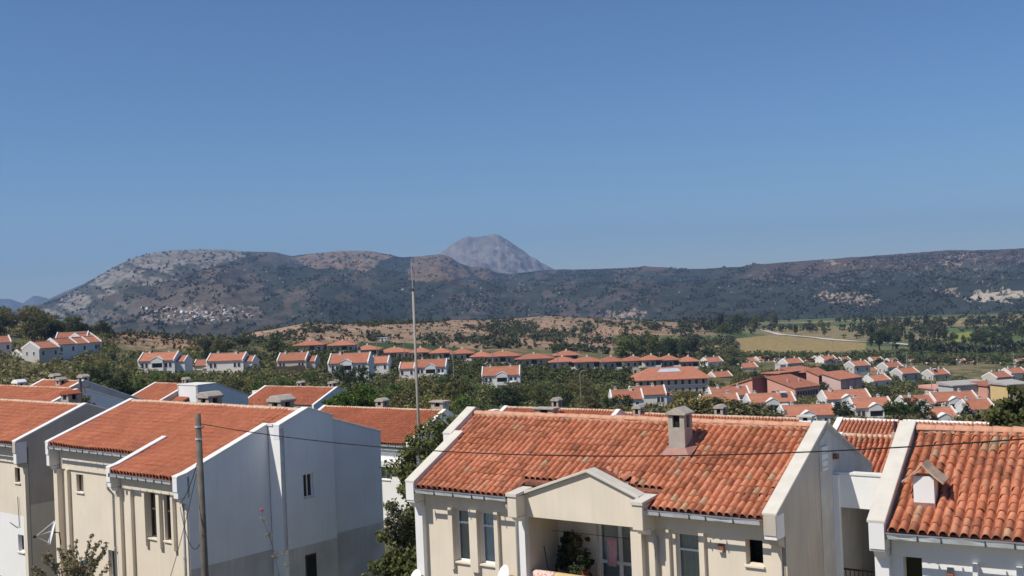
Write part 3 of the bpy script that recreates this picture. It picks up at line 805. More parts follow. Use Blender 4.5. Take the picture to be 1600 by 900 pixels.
c.box('vent_pipe', 'lamp_brown', .39, .52, 4.0, 4.18, .92, 1.06)
# front wall, beam, pilasters
HC = [(-10.44, -9.82, -2.30, -.70), (-9.48, -8.86, -2.28, -.70), (-7.62, -4.05, -3.2, -.62), (-2.76, -2.03, -3.1, -.72), (-.72, -.24, -1.36, -.70), (-10.2, -9.0, -5.2, -4.0), (-2.9, -1.7, -5.2, -4.0)]
c.facade('front_wall', 'cream', -11.62, .40, -6.1, -.1, .45, .28, HC)
c.box('eaves_beam', 'cream', -11.56, -7.95, .385, .448, -.64, -.06)
c.box('eaves_beam', 'cream', -3.62, .02, .385, .448, -.64, -.06)
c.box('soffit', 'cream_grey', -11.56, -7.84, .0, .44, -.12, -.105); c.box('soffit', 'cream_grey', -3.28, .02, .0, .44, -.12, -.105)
for xa, xb, ya in [(-11.9, -11.6, .25), (-10.62, -10.46, .33), (-9.80, -9.50, .33), (-8.84, -8.70, .33), (-3.03, -2.90, .33), (-2.01, -1.86, .33), (.02, .28, .38)]:
    c.box('pilaster', 'cream' if xa > -11 else 'white', xa, xb, ya, .449, (-6.1 if xa < -11 or xa > 0 else -2.55 if xa < -8 else -3.3), -.645)
c.window(-10.44, -9.82, -2.30, -.70, .45, split=-1.12, curtain='curtain_beige', mull=0)
c.window(-9.48, -8.86, -2.28, -.70, .45, split=-1.14, curtain='curtain', mull=0)
c.window(-2.76, -2.03, -3.1, -.72, .45, split=-1.18, curtain='curtain_beige', sill=False, name='balcony_door')
c.window(-.72, -.24, -1.36, -.70, .45, fm='cream', open_=True, fw=.03, back='soot_shade')
c.window(-10.2, -9.0, -5.2, -4.0, .45, mull=1, curtain='curtain'); c.window(-2.9, -1.7, -5.2, -4.0, .45, mull=1, curtain='curtain')
lm = c.box('wall_lamp', 'lamp_brown', -1.47, -1.31, .37, .449, -1.10, -.88); c.box('lamp_ledge', 'coping', -1.475, -1.33, .33, .449, -1.09, -1.05, parent=lm)
c.gutter(-11.5, -7.95, -.19, -.035, .62); c.gutter(-3.55, .0, -.19, -.035, .62)
c.pipe([(-8.02, -.06, -.2), (-8.02, -.04, -.36), (-7.93, .16, -.62), (-7.9, .24, -.78), (-7.9, .24, -6.0)])
c.pipe([(-3.48, -.06, -.2), (-3.48, -.04, -.36), (-3.35, .2, -.7), (-3.31, .36, -.88), (-3.31, .36, -6.0)], mat='pipe')
# pediment over the balcony
PD = [(-7.80, -.02), (-7.42, .10), (-5.27, .86), (-3.75, .26), (-3.36, .12)]
c.mb().prism([(-7.50, -.62), (-3.62, -.62), (-3.62, .14), (-3.75, .2), (-5.27, .80), (-7.42, .06), (-7.50, .02)], 'y', .14, .40).build('pediment_panel', 'cream', c.root)
c.mb().band([(-7.46, .14), (-5.27, .90), (-3.62, .26)], .085, 'y', .03, .5).build('pediment_coping', 'coping', c.root, bevel=.012)
for xa, xb, zz in ((-7.84, -7.46, .11), (-3.66, -3.28, .19)):
    c.mb().prism([(-.36, zz), (.5, zz + .08), (.5, zz + .0), (-.36, zz - .085)], 'x', xa, xb).build('pediment_coping', 'coping', c.root)
    c.box('pediment_block', 'cream', xa + .03, xb - .03, -.32, .15, -.58, zz - .087, bevel=.01)
    c.box('pediment_block_side', 'cream', xa + .03, xb - .03, .152, .5, -.66, zz - .07)
    c.mb().prism([(-.22, -.60), (.15, -.60), (.15, -.78), (-.1, -.72)], 'x', xa + .08, xb - .06).build('corbel', 'white', c.root)
c.mb().prism([(-7.4, .02), (-5.27, .80), (-3.7, .16)], 'y', .42, 1.0).build('porch_roof', 'tile_bed', c.root)
for xa, xb in ((-7.86, -7.63), (-4.04, -3.70)): c.box('pilaster', 'white' if xa < -7 else 'cream', xa, xb, .24, .449, -6.1, -.64)
# balcony recess
c.mb().add([(-7.62, .73, -3.2), (-7.62, 2.4, -3.2), (-7.62, 2.4, -.62), (-7.62, .73, -.62)], [(0, 1, 2, 3)]).build('balcony_side_wall', 'cream', c.root)
c.mb().add([(-4.05, .73, -3.2), (-4.05, 2.4, -3.2), (-4.05, 2.4, -.62), (-4.05, .73, -.62)], [(3, 2, 1, 0)]).build('balcony_side_wall', 'cream', c.root)
c.facade('balcony_back_wall', 'cream', -7.62, -4.05, -3.2, -.62, 2.0, .2, [(-6.25, -4.75, -3.15, -.8)])
c.box('balcony_floor', 'concrete', -7.62, -4.05, .45, 2.0, -3.35, -3.2); c.box('balcony_ceiling', 'cream', -7.62, -4.05, .41, 2.0, -.618, -.55)
c.window(-6.25, -4.75, -3.15, -.8, 2.0, split=-2.22, mull=1, curtain='curtain_beige', sill=False, name='french_door', fw=.10, deep=.9)
c.box('balcony_parapet', 'cream', -7.62, -4.05, .46, .60, -3.2, -2.36)
c.box('balcony_handrail', 'coping', -7.62, -4.05, .44, .62, -2.358, -2.31)
# chimney with flashing
ch = c.chimney(-3.50, 2.42, .62, .52, .50, 1.62, 'gable', 'concrete')
c.mb().add([(-3.98, 2.0, 2.0 * kC + .075), (-3.03, 2.0, 2.0 * kC + .075), (-3.03, 2.95, 2.95 * kC + .03), (-3.98, 2.95, 2.95 * kC + .03), (-3.77, 2.16, 2.16 * kC + .22), (-3.23, 2.16, 2.16 * kC + .22), (-3.23, 2.70, 2.70 * kC + .2), (-3.77, 2.70, 2.70 * kC + .2)],
           [(0, 1, 5, 4), (1, 2, 6, 5), (2, 3, 7, 6), (3, 0, 4, 7)]).build('chimney_flashing', 'flashing', c.root)
# mended patch beside the pediment: a sheet, rubble and slipped tiles
def on_c(x, y, dz=0.0): return (x, y, y * kC + dz)
pt = c.mb().add([on_c(-5.25, .98, .07), on_c(-4.62, .66, .07), on_c(-4.42, .98, .085), on_c(-5.05, 1.28, .085)], [(0, 1, 2, 3)]).build('patch_sheet', 'tile_pink', c.root)
tv_, tf_ = tile_template(.213, .34)
sme = npmesh('slipped_tile', tv_, tf_); sme.materials.append(M['tile_pink'])
for k in range(9):
    x = -5.2 + k * .13; y = 1.0 - .5 * (x + 5.35) + rnd.uniform(-.2, .3)
    o = link('slipped_tile', sme, None, c.root); o.location = (x, y, y * kC + .07 + c.EH); o.rotation_euler = (math.atan(kC) + rnd.uniform(-.1, .1), rnd.uniform(-.15, .15), rnd.uniform(-.8, .8))
for k in range(10):
    x = -5.4 + rnd.random() * 1.15; y = 1.05 - .5 * (x + 5.35) + rnd.uniform(-.28, .3); r_ = rnd.uniform(.05, .11)
    vs = [(x + rnd.uniform(-1, 1) * r_, y + rnd.uniform(-1, 1) * r_, y * kC + rnd.uniform(.01, .10)) for _ in range(7)]
    bm = bmesh.new()
    for q in vs: bm.verts.new((q[0], q[1], q[2] + c.EH))
    bmesh.ops.convex_hull(bm, input=bm.verts); me = bpy.data.meshes.new('mortar_lump'); bm.to_mesh(me); bm.free()
    link('mortar_lump', me, 'mortar', c.root)
# covered way between the two houses
c.box('passage_parapet', 'white', .42, 3.55, 4.05, 4.3, -.42, .50); c.box('passage_coping', 'coping_white', .40, 3.55, 4.02, 4.33, .502, .56)
c.box('passage_roof', 'concrete', .42, 3.9, 4.3, 11.0, -.35, -.15); c.box('passage_wall', 'cream_grey', .30, 3.9, 10.8, 11.0, -6.1, -.36); c.box('passage_shade_wall', 'cream_grey', .2, .4, 7.26, 10.8, -6.1, -.36); c.box('passage_shade_wall', 'cream_grey', 3.7, 3.9, 5.5, 10.8, -6.1, -.36)  # side walls added and back wall set deep to darken the passage
c.box('passage_floor', 'concrete', .42, 3.55, 4.05, 10.8, -3.2, -3.05)
c.box('passage_jamb', 'white_shaded', .40, .56, 3.9, 4.05, -6.1, .50)
rl = c.box('railing', 'iron', .45, 3.5, 4.08, 4.12, -2.18, -2.13)
c.box('rail_bottom', 'iron', .45, 3.5, 4.085, 4.115, -2.98, -2.95, parent=rl)
bar = None
for k in range(26):
    if bar is None: bar = c.box('baluster', 'iron', .47, .49, 4.09, 4.11, -2.95, -2.18, parent=rl); b0 = bar
    else:
        b1 = b0.copy(); col.objects.link(b1); b1.location.x = k * .12
def wc(h, x, y, z):
    a = -h.yaw; return (h.o[0] + x * math.cos(a) - y * math.sin(a), h.o[1] + x * math.sin(a) + y * math.cos(a), h.o[2] + z)

# ------------------------------------------------------------------ house D: white house on the right
YD = .55
d = House('house', 'white house cut by the right edge with tile-capped chimney on its roof', (7.986, 24.5, -5.541), YD, 6.1)
kD = 1.72 / 3.4
rf = d.roof(.02, 9.4, 0, 0, 3.4, 1.72, 'tile', parts=300, sp=.207, e=.285, skip=lambda x, y: .36 < x < .90 and .62 < y < 1.2)
d.backroof(.0, 9.4, 3.4, 1.72, 7.0, .1)
d.ridge(.0, 9.4, 3.4, 1.74, r=.15)
d.verge(-.42, -.02, [(-.12, -.04), (3.4, 1.72), (7.0, .05)], up=.26, wmat='white', endmat='white')
d.mb().prism([(.42, -6.1), (6.95, -6.1), (6.95, .05), (3.4, 1.7), (.42, .2)], 'x', -.39, -.06).build('gable_wall', 'white', d.root)
d.facade('front_wall', 'white', -.30, 9.4, -6.1, -.1, .42, .25, [(.20, .60, -3.0, -.66), (2.0, 2.9, -2.2, -.9), (4.2, 6.8, -3.1, -.7)])
d.box('eaves_beam', 'white', -.02, 9.4, .36, .418, -.64, -.06); d.box('soffit', 'white', -.02, 9.4, .0, .40, -.12, -.055)
for xa, xb in ((-.36, -.06), (1.66, 1.76), (2.52, 2.64), (3.6, 3.75)): d.box('pilaster', 'white', xa, xb, .27 if xa > 0 else .2, .419, -6.1, -.645)
d.window(.20, .60, -3.0, -.66, .42, fm='cream', sill=False, back='soot_shade', name='narrow_window', fw=.03)
d.window(2.0, 2.5, -2.2, -.9, .42, curtain='curtain'); d.window(4.2, 6.8, -3.1, -.7, .42, mull=3, curtain='curtain')
lm = d.box('wall_lamp', 'concrete', 1.13, 1.25, .34, .419, -.98, -.80); d.box('lamp_ledge', 'terracotta_pot', 1.12, 1.26, .31, .419, -.99, -.94, parent=lm)
d.gutter(.0, 9.4, -.19, -.035, .62)
dc = d.chimney(.64, .93, .22, .44, .42, .86, 'tiles', 'white', capmat='mortar'); d.box('chimney_base', 'flashing', .405, .875, .705, 1.155, .2, .50)
d.box('rear_wall', 'white', -.1, 9.4, 6.7, 6.95, -6.1, 0)

# ------------------------------------------------------------------ house B: white gabled house on the left
YB = .689
b = House('house', 'house with broad white shaded gable wall behind the wooden pole', (-12.483, 40.536, -6.268), YB, 6.2)
kB = 1.88 / 5.45
b.roof(-4.12, .0, 0, 0, 5.45, 1.88, 'tile_b', sp=.215, e=.31, lift=.010, hs=1.5, rough=.6); b.roof(-11.3, -4.12, 1.38, 1.38 * kB, 5.45, 1.88, 'tile_b', sp=.215, e=.31, lift=.010, hs=1.5, rough=.6)
b.roof(.0, .62, 4.1, 4.1 * kB, 5.45, 1.88, 'tile_b', name='roof_strip')
b.backroof(-11.3, .2, 5.45, 1.88, 9.9, .45); b.backroof(.2, .66, 5.45, 1.88, 6.6, 1.5)
b.ridge(-11.3, .6, 5.45, 1.9, mat='mortar')
b.verge(.02, .36, [(-.14, -.05), (.25, .03), (4.02, 4.02 * kB)], up=.2, mat='coping_white', wmat='white_shaded', endmat='white_shaded', endh=.75)
b.verge(.66, 1.06, [(3.98, 4.0 * kB - .02), (5.45, 1.88), (6.7, 1.46)], up=.2, mat='coping_white', wmat='white_shaded', end=False)
b.verge(.24, .44, [(6.65, 1.46), (9.9, .45)], up=.14, mat='coping_white', wmat='white_shaded', end=False)
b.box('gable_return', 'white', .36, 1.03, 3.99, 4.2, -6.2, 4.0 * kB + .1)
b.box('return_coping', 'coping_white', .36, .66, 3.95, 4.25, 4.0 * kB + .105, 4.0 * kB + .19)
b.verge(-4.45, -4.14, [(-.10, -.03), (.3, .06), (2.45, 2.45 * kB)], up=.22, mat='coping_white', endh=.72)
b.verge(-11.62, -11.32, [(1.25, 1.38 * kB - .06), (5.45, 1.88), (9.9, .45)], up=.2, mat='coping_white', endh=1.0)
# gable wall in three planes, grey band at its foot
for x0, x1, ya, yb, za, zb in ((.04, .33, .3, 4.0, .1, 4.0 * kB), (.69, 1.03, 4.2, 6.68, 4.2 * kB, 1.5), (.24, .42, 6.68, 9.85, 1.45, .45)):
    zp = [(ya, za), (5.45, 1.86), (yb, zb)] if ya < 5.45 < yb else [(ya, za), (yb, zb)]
    if ya != 4.2: b.mb().prism([(ya, -3.3), (yb, -3.3)] + zp[::-1], 'x', x0, x1).build('gable_wall', 'white_shaded', b.root)
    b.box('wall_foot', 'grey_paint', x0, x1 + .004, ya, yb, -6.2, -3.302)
def gable_holes(h, name, mat, x0, x1, poly_top, ya, yb, z0, holes):
    """wall in the y-z plane with openings, top following poly_top"""
    ys = sorted(set([ya, yb] + [p[0] for p in poly_top] + [q for o in holes for q in o[:2]])); P = np.array(poly_top)
    mb = h.mb()
    for i in range(len(ys) - 1):
        a, e = ys[i], ys[i + 1]; za, ze = np.interp([a, e], P[:, 0], P[:, 1]); hs = sorted([o for o in holes if o[0] < (a + e) / 2 < o[1]], key=lambda o: o[2])
        z = z0
        for o in hs:
            mb.add([(x1, a, z), (x1, e, z), (x1, e, o[2]), (x1, a, o[2])], [(0, 1, 2, 3)]); z = o[3]
        mb.add([(x1, a, z), (x1, e, z), (x1, e, ze), (x1, a, za)], [(0, 1, 2, 3)])
    for a, e, z0_, z1_ in holes:
        mb.add([(x1, a, z0_), (x0, a, z0_), (x0, a, z1_), (x1, a, z1_), (x1, e, z0_), (x0, e, z0_), (x0, e, z1_), (x1, e, z1_)], [(0, 1, 2, 3), (7, 6, 5, 4), (0, 4, 5, 1), (3, 2, 6, 7)])
    me = bpy.data.meshes.new(name); me.from_pydata(mb.v, [], mb.f)
    return link(name, me, mat, h.root)
gable_holes(b, 'gable_wall', 'white_shaded', .8, 1.03, [(4.0, 4.0 * kB), (5.45, 1.86), (6.68, 1.46)], 4.0, 6.68, -3.3, [(5.07, 5.58, -1.46, -.52)])
def side_window(h, y0, y1, z0, z1, x, fm='pvc', mull=True):
    w = h.mb().box(x - .16, x - .10, y0, y0 + .05, z0, z1).box(x - .16, x - .10, y1 - .05, y1, z0, z1).box(x - .16, x - .10, y0 + .05, y1 - .05, z0, z0 + .05).box(x - .16, x - .10, y0 + .05, y1 - .05, z1 - .05, z1).box(x - .16, x - .10, (y0 + y1) / 2 - .02, (y0 + y1) / 2 + .02, z0 + .05, z1 - .05).build('window', fm, h.root)
    for ya, yb in ((y0 + .05, (y0 + y1) / 2 - .02), ((y0 + y1) / 2 + .02, y1 - .05)):
        h.mb().add([(x - .13, ya, z0), (x - .13, yb, z0), (x - .13, yb, z1), (x - .13, ya, z1)], [(0, 1, 2, 3)]).build('pane', 'glass', w)
    h.mb().add([(x - .4, y0 - .02, z0 - .1), (x - .4, y1 + .02, z0 - .1), (x - .4, y1 + .02, z1 + .1), (x - .4, y0 - .02, z1 + .1)], [(0, 1, 2, 3)]).build('room', 'interior', w)
    h.box('sill', 'sill', x - .1, x + .05, y0 - .04, y1 + .04, z0 - .05, z0 - .002, parent=w)
side_window(b, 5.07, 5.58, -1.46, -.52, 1.03)
dr = b.box('cellar_door', 'soot_shade', 1.02, 1.045, 5.05, 5.55, -6.1, -3.72); b.box('door_frame', 'wood_dark', 1.02, 1.06, 5.0, 5.05, -6.1, -3.67, parent=dr); b.box('door_frame', 'wood_dark', 1.02, 1.06, 5.05, 5.55, -3.72, -3.67, parent=dr)
# lower front wing and set-back front
b.facade('front_wall', 'cream', -4.30, .30, -6.2, -.1, .38, .26, [(-2.40, -1.80, -2.42, -.72), (-1.34, -.74, -2.42, -.72)])
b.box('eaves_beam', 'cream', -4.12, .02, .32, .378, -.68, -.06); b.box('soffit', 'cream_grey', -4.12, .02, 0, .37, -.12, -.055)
for xa, xb in ((-4.38, -4.12), (-3.50, -3.36), (-2.58, -2.42), (-1.66, -1.46), (-.72, -.58), (.06, .3)):
    b.box('pilaster', 'cream', xa, xb, .24, .379, -6.2 if xa in (-4.38, -3.50, .06) else -2.72, -.685)
b.window(-2.40, -1.80, -2.42, -.72, .38, fm='wood_dark', split=-1.35, curtain='curtain_beige'); b.window(-1.34, -.74, -2.42, -.72, .38, fm='wood_dark', split=-1.35, curtain='curtain')
b.gutter(-4.08, .0, -.19, -.035, .5)
b.pipe([(-4.5, -.06, -.35), (-4.5, .0, -.7), (-4.45, .18, -.95), (-4.45, .18, -6.1)], .05); b.pipe([(.12, .2, -.72), (.12, .2, -6.1)], .045)
b.facade('front_wall', 'cream', -11.5, -4.32, -6.2, .4, 1.82, .26, [(-10.12, -9.55, -1.55, -.80), (-7.8, -6.8, -5.0, -3.8)])
b.box('eaves_beam', 'cream', -11.3, -4.4, 1.74, 1.818, -.62, .42)
b.window(-10.12, -9.55, -1.55, -.80, 1.82, fm='wood_dark'); b.window(-7.8, -6.8, -5.0, -3.8, 1.82, mull=1)
for xa, xb in ((-11.55, -11.25), (-10.75, -10.60)): b.box('pilaster', 'cream', xa, xb, 1.55 if xa < -11 else 1.66, 1.819, -6.2, -.625)
b.gutter(-11.28, -4.47, 1.22, 1.38 * kB - .045, .55)
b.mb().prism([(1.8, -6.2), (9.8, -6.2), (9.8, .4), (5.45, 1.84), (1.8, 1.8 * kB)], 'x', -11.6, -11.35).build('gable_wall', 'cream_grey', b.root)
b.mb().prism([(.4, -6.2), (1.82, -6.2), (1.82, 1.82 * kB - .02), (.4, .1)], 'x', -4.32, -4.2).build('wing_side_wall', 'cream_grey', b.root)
b.box('rear_wall', 'white', -11.4, .4, 9.6, 9.84, -6.2, .4)
b.chimney(-1.4, 6.1, 1.3, .8, .7, .85, 'dome', 'concrete'); b.chimney(-6.6, 6.3, 1.3, .8, .7, .85, 'dome', 'concrete')

# ------------------------------------------------------------------ house A: cream house at the left edge
YA = .689
oA = ray(22, 693) * 52
a_ = House('house', 'cream house at far left edge with white-painted lower wall', oA, YA, 6.6)
kA = .385
a_.roof(-9.5, .0, 0, 0, 3.5, 3.5 * kA, 'tile_b', sp=.215, e=.31, lift=.010, hs=1.5, rough=.6); a_.backroof(-9.5, 0, 3.5, 3.5 * kA, 7, 0.1)
a_.ridge(-9.5, 0, 3.5, 3.5 * kA + .02, mat='mortar')
a_.verge(.02, .36, [(-.12, -.05), (3.5, 3.5 * kA), (7.0, .05)], up=.2, mat='coping_white', wmat='cream_grey', endh=1.0)
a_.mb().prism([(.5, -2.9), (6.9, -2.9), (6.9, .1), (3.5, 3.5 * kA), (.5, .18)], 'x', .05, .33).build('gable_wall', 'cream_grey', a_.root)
a_.box('lower_gable_wall', 'cream', .05, .34, .5, 6.9, -6.6, -2.902)
a_.facade('front_wall', 'cream', -9.5, .30, -3.5, .0, .5, .26, [(-1.05, -.55, -1.95, -1.25), (-4.5, -3.5, -2.4, -1.0)])
a_.facade('lower_front_wall', 'white', -9.5, .30, -6.6, -3.5, .48, .26, [(-.95, -.40, -5.2, -4.4)])
a_.box('eaves_beam', 'cream', -9.5, .02, .42, .498, -1.0, -.06)
a_.window(-1.05, -.55, -1.95, -1.25, .5, fm='wood_dark'); a_.window(-4.5, -3.5, -2.4, -1.0, .5, mull=1, curtain='curtain'); a_.window(-.95, -.40, -5.2, -4.4, .48, fm='pvc')
a_.gutter(-9.5, .0, -.13, -.04, .6); a_.box('pilaster', 'cream', .02, .3, .3, .479, -6.6, -1.005)
a_.mb().tube([(-1.6, .44, -3.9), (-1.0, .44, -4.05), (-.7, .44, -4.0), (-.72, .44, -3.3), (-.75, .44, -2.6)], .015, 5).build('wall_cable', 'cable', a_.root)
a_.chimney(-2.6, 4.3, 1.0, .75, .65, .8, 'gable', 'concrete', capmat='terracotta_pot')
fr = tag(empty('metal_gate', wc(a_, -2.2, -1.2, -6.6), -YA), 'black square metal gate frame below the far left house', 'gate')
MB().box(0, .07, 0, .05, 0, 1.6).build('gate_post', 'iron', fr); MB().box(1.0, 1.07, 0, .05, 0, 1.6).build('gate_post', 'iron', fr); MB().box(.07, 1.0, .005, .045, 1.53, 1.6).build('top_rail', 'iron', fr)

# ------------------------------------------------------------------ second row of houses
def row_house(label, u, v, Y, side, yaw, Lh, D, k, EH, Db=None, wall='white', lower=None, tile='tile_b', cop='coping_white', ridge_mat='mortar', s=.21, e=.29, wins=(), endh=.6):
    """gabled house fixed by one end of its ridge seen at pixel (u, v)"""
    P = ray(u, v) * Y; dd = np.array([math.cos(yaw), -math.sin(yaw), 0]); n = np.array([math.sin(yaw), math.cos(yaw), 0])
    o = P - n * D - np.array([0, 0, D * k])
    if side == 'L': o = o + dd * Lh
    h = House('house', label, o, yaw, EH, 'houses in the second row down the slope'); Db = Db or D
    xl = -Lh if not lower else lower[1]
    xr = 0
    if lower:   # one part of the roof reaches further down
        a, m_, ext, left = lower[0], lower[1], lower[2], lower[3]
        if left:
            h.roof(-Lh, m_, -ext, -ext * k, D, D * k, tile, sp=s, e=e, lift=.014, hs=1.7); h.roof(m_, 0, 0, 0, D, D * k, tile, sp=s, e=e, lift=.014, hs=1.7)
            h.gutter(-Lh, m_, -ext - .13, -ext * k - .04, .8); h.gutter(m_, 0, -.13, -.04, .8)
            h.facade('wing_wall', wall, -Lh, m_, -EH, -ext * k, -ext + .4, .2, [])
            h.mb().prism([(-ext + .4, -EH), (.4, -EH), (.4, .2 * k), (-ext + .4, (-ext + .3) * k)], 'x', m_ - .1, m_).build('wing_side_wall', wall, h.root)
    else:
        h.roof(-Lh, 0, 0, 0, D, D * k, tile, sp=s, e=e, lift=.014, hs=1.7); h.gutter(-Lh, 0, -.13, -.04, .8)
    h.backroof(-Lh, 0, D, D * k, D + Db, (D - Db) * k)
    h.ridge(-Lh, 0, D, D * k + .02, mat=ridge_mat)
    ys = -lower[2] if lower else 0
    h.verge(.02, .36, [(-.12, -.05), (D, D * k), (D + Db, (D - Db) * k)], up=.2, mat=cop, wmat=wall, endh=endh)
    h.verge(-Lh - .36, -Lh - .02, [(ys - .12, ys * k - .05), (D, D * k), (D + Db, (D - Db) * k)], up=.2, mat=cop, wmat=wall, endh=endh)
    for xa, xb, y0 in ((.05, .33, .4), (-Lh - .33, -Lh - .05, ys + .4)):
        h.mb().prism([(y0, -EH), (D + Db - .05, -EH), (D + Db - .05, (D - Db) * k), (D, D * k), (y0, y0 * k)], 'x', xa, xb).build('gable_wall', wall, h.root)
    h.facade('front_wall', wall, -Lh, .3, -EH, 0, .42, .25, [w for w in wins])
    for w in wins: h.window(*w, .42, mull=1 if w[1] - w[0] > .8 else 0, curtain='curtain')
    h.box('eaves_beam', wall, -Lh if not lower else lower[1], .02, .22, .418, -.62, -.05)
    h.box('rear_wall', wall, -Lh, .3, D + Db - .3, D + Db - .05, -EH, (D - Db) * k)
    return h
hE = row_house('red-tiled house behind far left cream house, bluish gable to the right', 122, 609, 72, 'R', .66, 11, 4.4, .38, 6.2, Db=5.6, wall='white_shaded')
hE.verge(-4.2, -3.9, [(.0, .0), (1.5, .57)], up=.25, mat='coping_white'); hE.chimney(1.2, 3.4, -.3, .8, .7, 1.1, 'dome', 'concrete'); hE.chimney(-8.2, 4.9, 1.2, .7, .6, .7, 'dome', 'white')
hE2 = row_house('small roof strip with dark gable, topmost behind the left houses', 128, 597, 90, 'R', .66, 5.5, 3.6, .4, 6.0, Db=5.5, wall='grey_paint')
hE2.chimney(-.6, 4.1, 1.0, .7, .6, .75, 'dome', 'concrete'); hE2.chimney(-4.9, 4.1, 1.0, .7, .6, .75, 'dome', 'concrete'); hE2.chimney(-1.9, 2.9, .8, .6, .6, .8, 'dome', 'concrete')
hF = row_house('house with tall white side block and small upper window, left middle', 294, 601, 118, 'R', .66, 5.6, 4.6, .40, 6.3, wall='far_cream', Db=4.8)
zr = 4.6 * .40
hF.facade('tower_wall', 'white', .40, 3.7, -6.3, zr + .1, 3.0, .25, [(2.4, 3.0, -.9, 0.1)]); hF.window(2.4, 3.0, -.9, .1, 3.0, fm='wood_dark')
hF.mb().prism([(3.0, -6.3), (9.4, -6.3), (9.4, zr - 1.5), (5.4, zr + .12), (3.0, zr + .1)], 'x', 3.45, 3.72).build('tower_side_wall', 'white_shaded', hF.root)
hF.mb().prism([(3.0, -6.3), (9.4, -6.3), (9.4, zr - 1.5), (5.4, zr + .12), (3.0, zr + .1)], 'x', .38, .6).build('tower_side_wall', 'white_shaded', hF.root)
hF.mb().band([(2.95, zr + .19), (5.4, zr + .21), (9.5, zr - 1.42)], .08, 'x', .3, 3.8).build('tower_roof', 'coping_white', hF.root)
hF.roof(.42, 2.3, 1.0, -.2, 2.95, .7, 'tile_b', name='porch_roof'); hF.box('porch_wall', 'cream', .42, 2.3, 1.3, 2.95, -6.3, -.24)
pw = hF.window(.7, 1.5, -1.4, -.5, 1.17, fm='pvc', mull=1, sill=False)
hF.chimney(-.5, 4.7, zr - .5, .6, .6, 1.0, 'dome', 'concrete')
hG = row_house('house with pale-flecked stepped red roof beside the round pine', 524, 606.5, 124, 'R', .60, 10.8, 3.7, .42, 6.2, wall='white', lower=(0, -5.2, 2.2, True), Db=4.4)
hG.chimney(-1.3, 4.6, 1.0, .7, .65, .95, 'dome', 'concrete'); hG.chimney(-6.2, 4.6, 1.0, .7, .65, .95, 'dome', 'concrete')
hG.box('gable_block', 'white', -10.8 - .9, -10.8 - .36, 2.2, 2.9, -1, 1.25)
fl = MB(hG.EH)
for row in range(6):
    for i in range(17):
        x = -10.5 + (i + .5 * (row % 2)) * .62 + rnd.uniform(-.08, .08); y = -1.9 + row * 1.0 + rnd.uniform(-.06, .06)
        if y < .1 and x > -5.4: continue
        zz = y * .42 + .10; fl.box(x, x + rnd.uniform(.07, .16), y, y + .12, zz, zz + .05)
tag(fl.build('mortar_flecks', 'coping_white', hG.root), kind='stuff')
hH = row_house('red-roofed white-walled house behind the big white gable', 691, 643, 80, 'R', .62, 11.5, 4.0, .46, 6.3, wall='white', wins=[(-8.6, -7.6, -2.6, -1.2), (-3.0, -2.0, -2.6, -1.2)])
hH.box('balcony_slab', 'white', -7.0, -.5, -.1, .42, -1.6, -1.2); hH.box('balcony_post', 'white', -4.1, -3.8, -.06, .15, -6.3, -1.602)
hH.chimney(-6.3, 4.6, 1.5, .75, .65, .85, 'dome', 'concrete'); hH.chimney(-.6, 4.5, 1.5, 1.1, .7, .95, 'slab', 'concrete')
hI = row_house('roof strip with broad slab chimney just behind centre house ridge', 962, 643.5, 74, 'R', .627, 8.8, 4.2, .48, 6.3)
hI.chimney(-4.8, 3.1, 1.2, 1.5, .7, 1.0, 'slab', 'concrete'); hI.chimney(-5.6, 5.6, 1.2, .55, .5, 1.25, 'dome', 'concrete'); hI.chimney(.9, 5.6, .6, .55, .5, 1.5, 'dome', 'concrete')
hI.box('gable_block', 'white', -9.7, -9.16, 3.0, 3.7, -1, 2.0)
hJ = row_house('long red roof strip behind the centre house chimney', 1256, 656.5, 68, 'R', .627, 13.5, 4.2, .48, 6.3)
hJ.chimney(-6.0, 5.2, 1.4, .6, .55, 1.05, 'dome', 'concrete'); hJ.chimney(.25, 4.0, 1.6, .75, .6, .65, 'slab', 'white', capmat='grey_paint')
hK = row_house('red roof with white ridge between the two nearest right houses', 1318, 657, 62, 'L', .60, 8.2, 4.0, .48, 6.3, tile='tile_pink', ridge_mat='coping_white', s=.22, e=.3)
hK2 = row_house('small red roof with two dark flue pipes, between the two nearest right houses', 1318, 682.5, 45, 'L', .56, 5.6, 3.4, .50, 6.2, tile='tile')
cb = hK2.box('flue_base', 'mortar', 1.0 - 5.6 + .9, 1.6 - 5.6 + .9, 3.2, 3.7, 1.6, 1.95)
for xx, hh in ((-3.58, .42), (-3.36, .56)): hK2.mb().tube([(xx, 3.45, 1.9), (xx, 3.45, 1.95 + hh)], .07, 8).build('flue_pipe', 'iron', hK2.root)
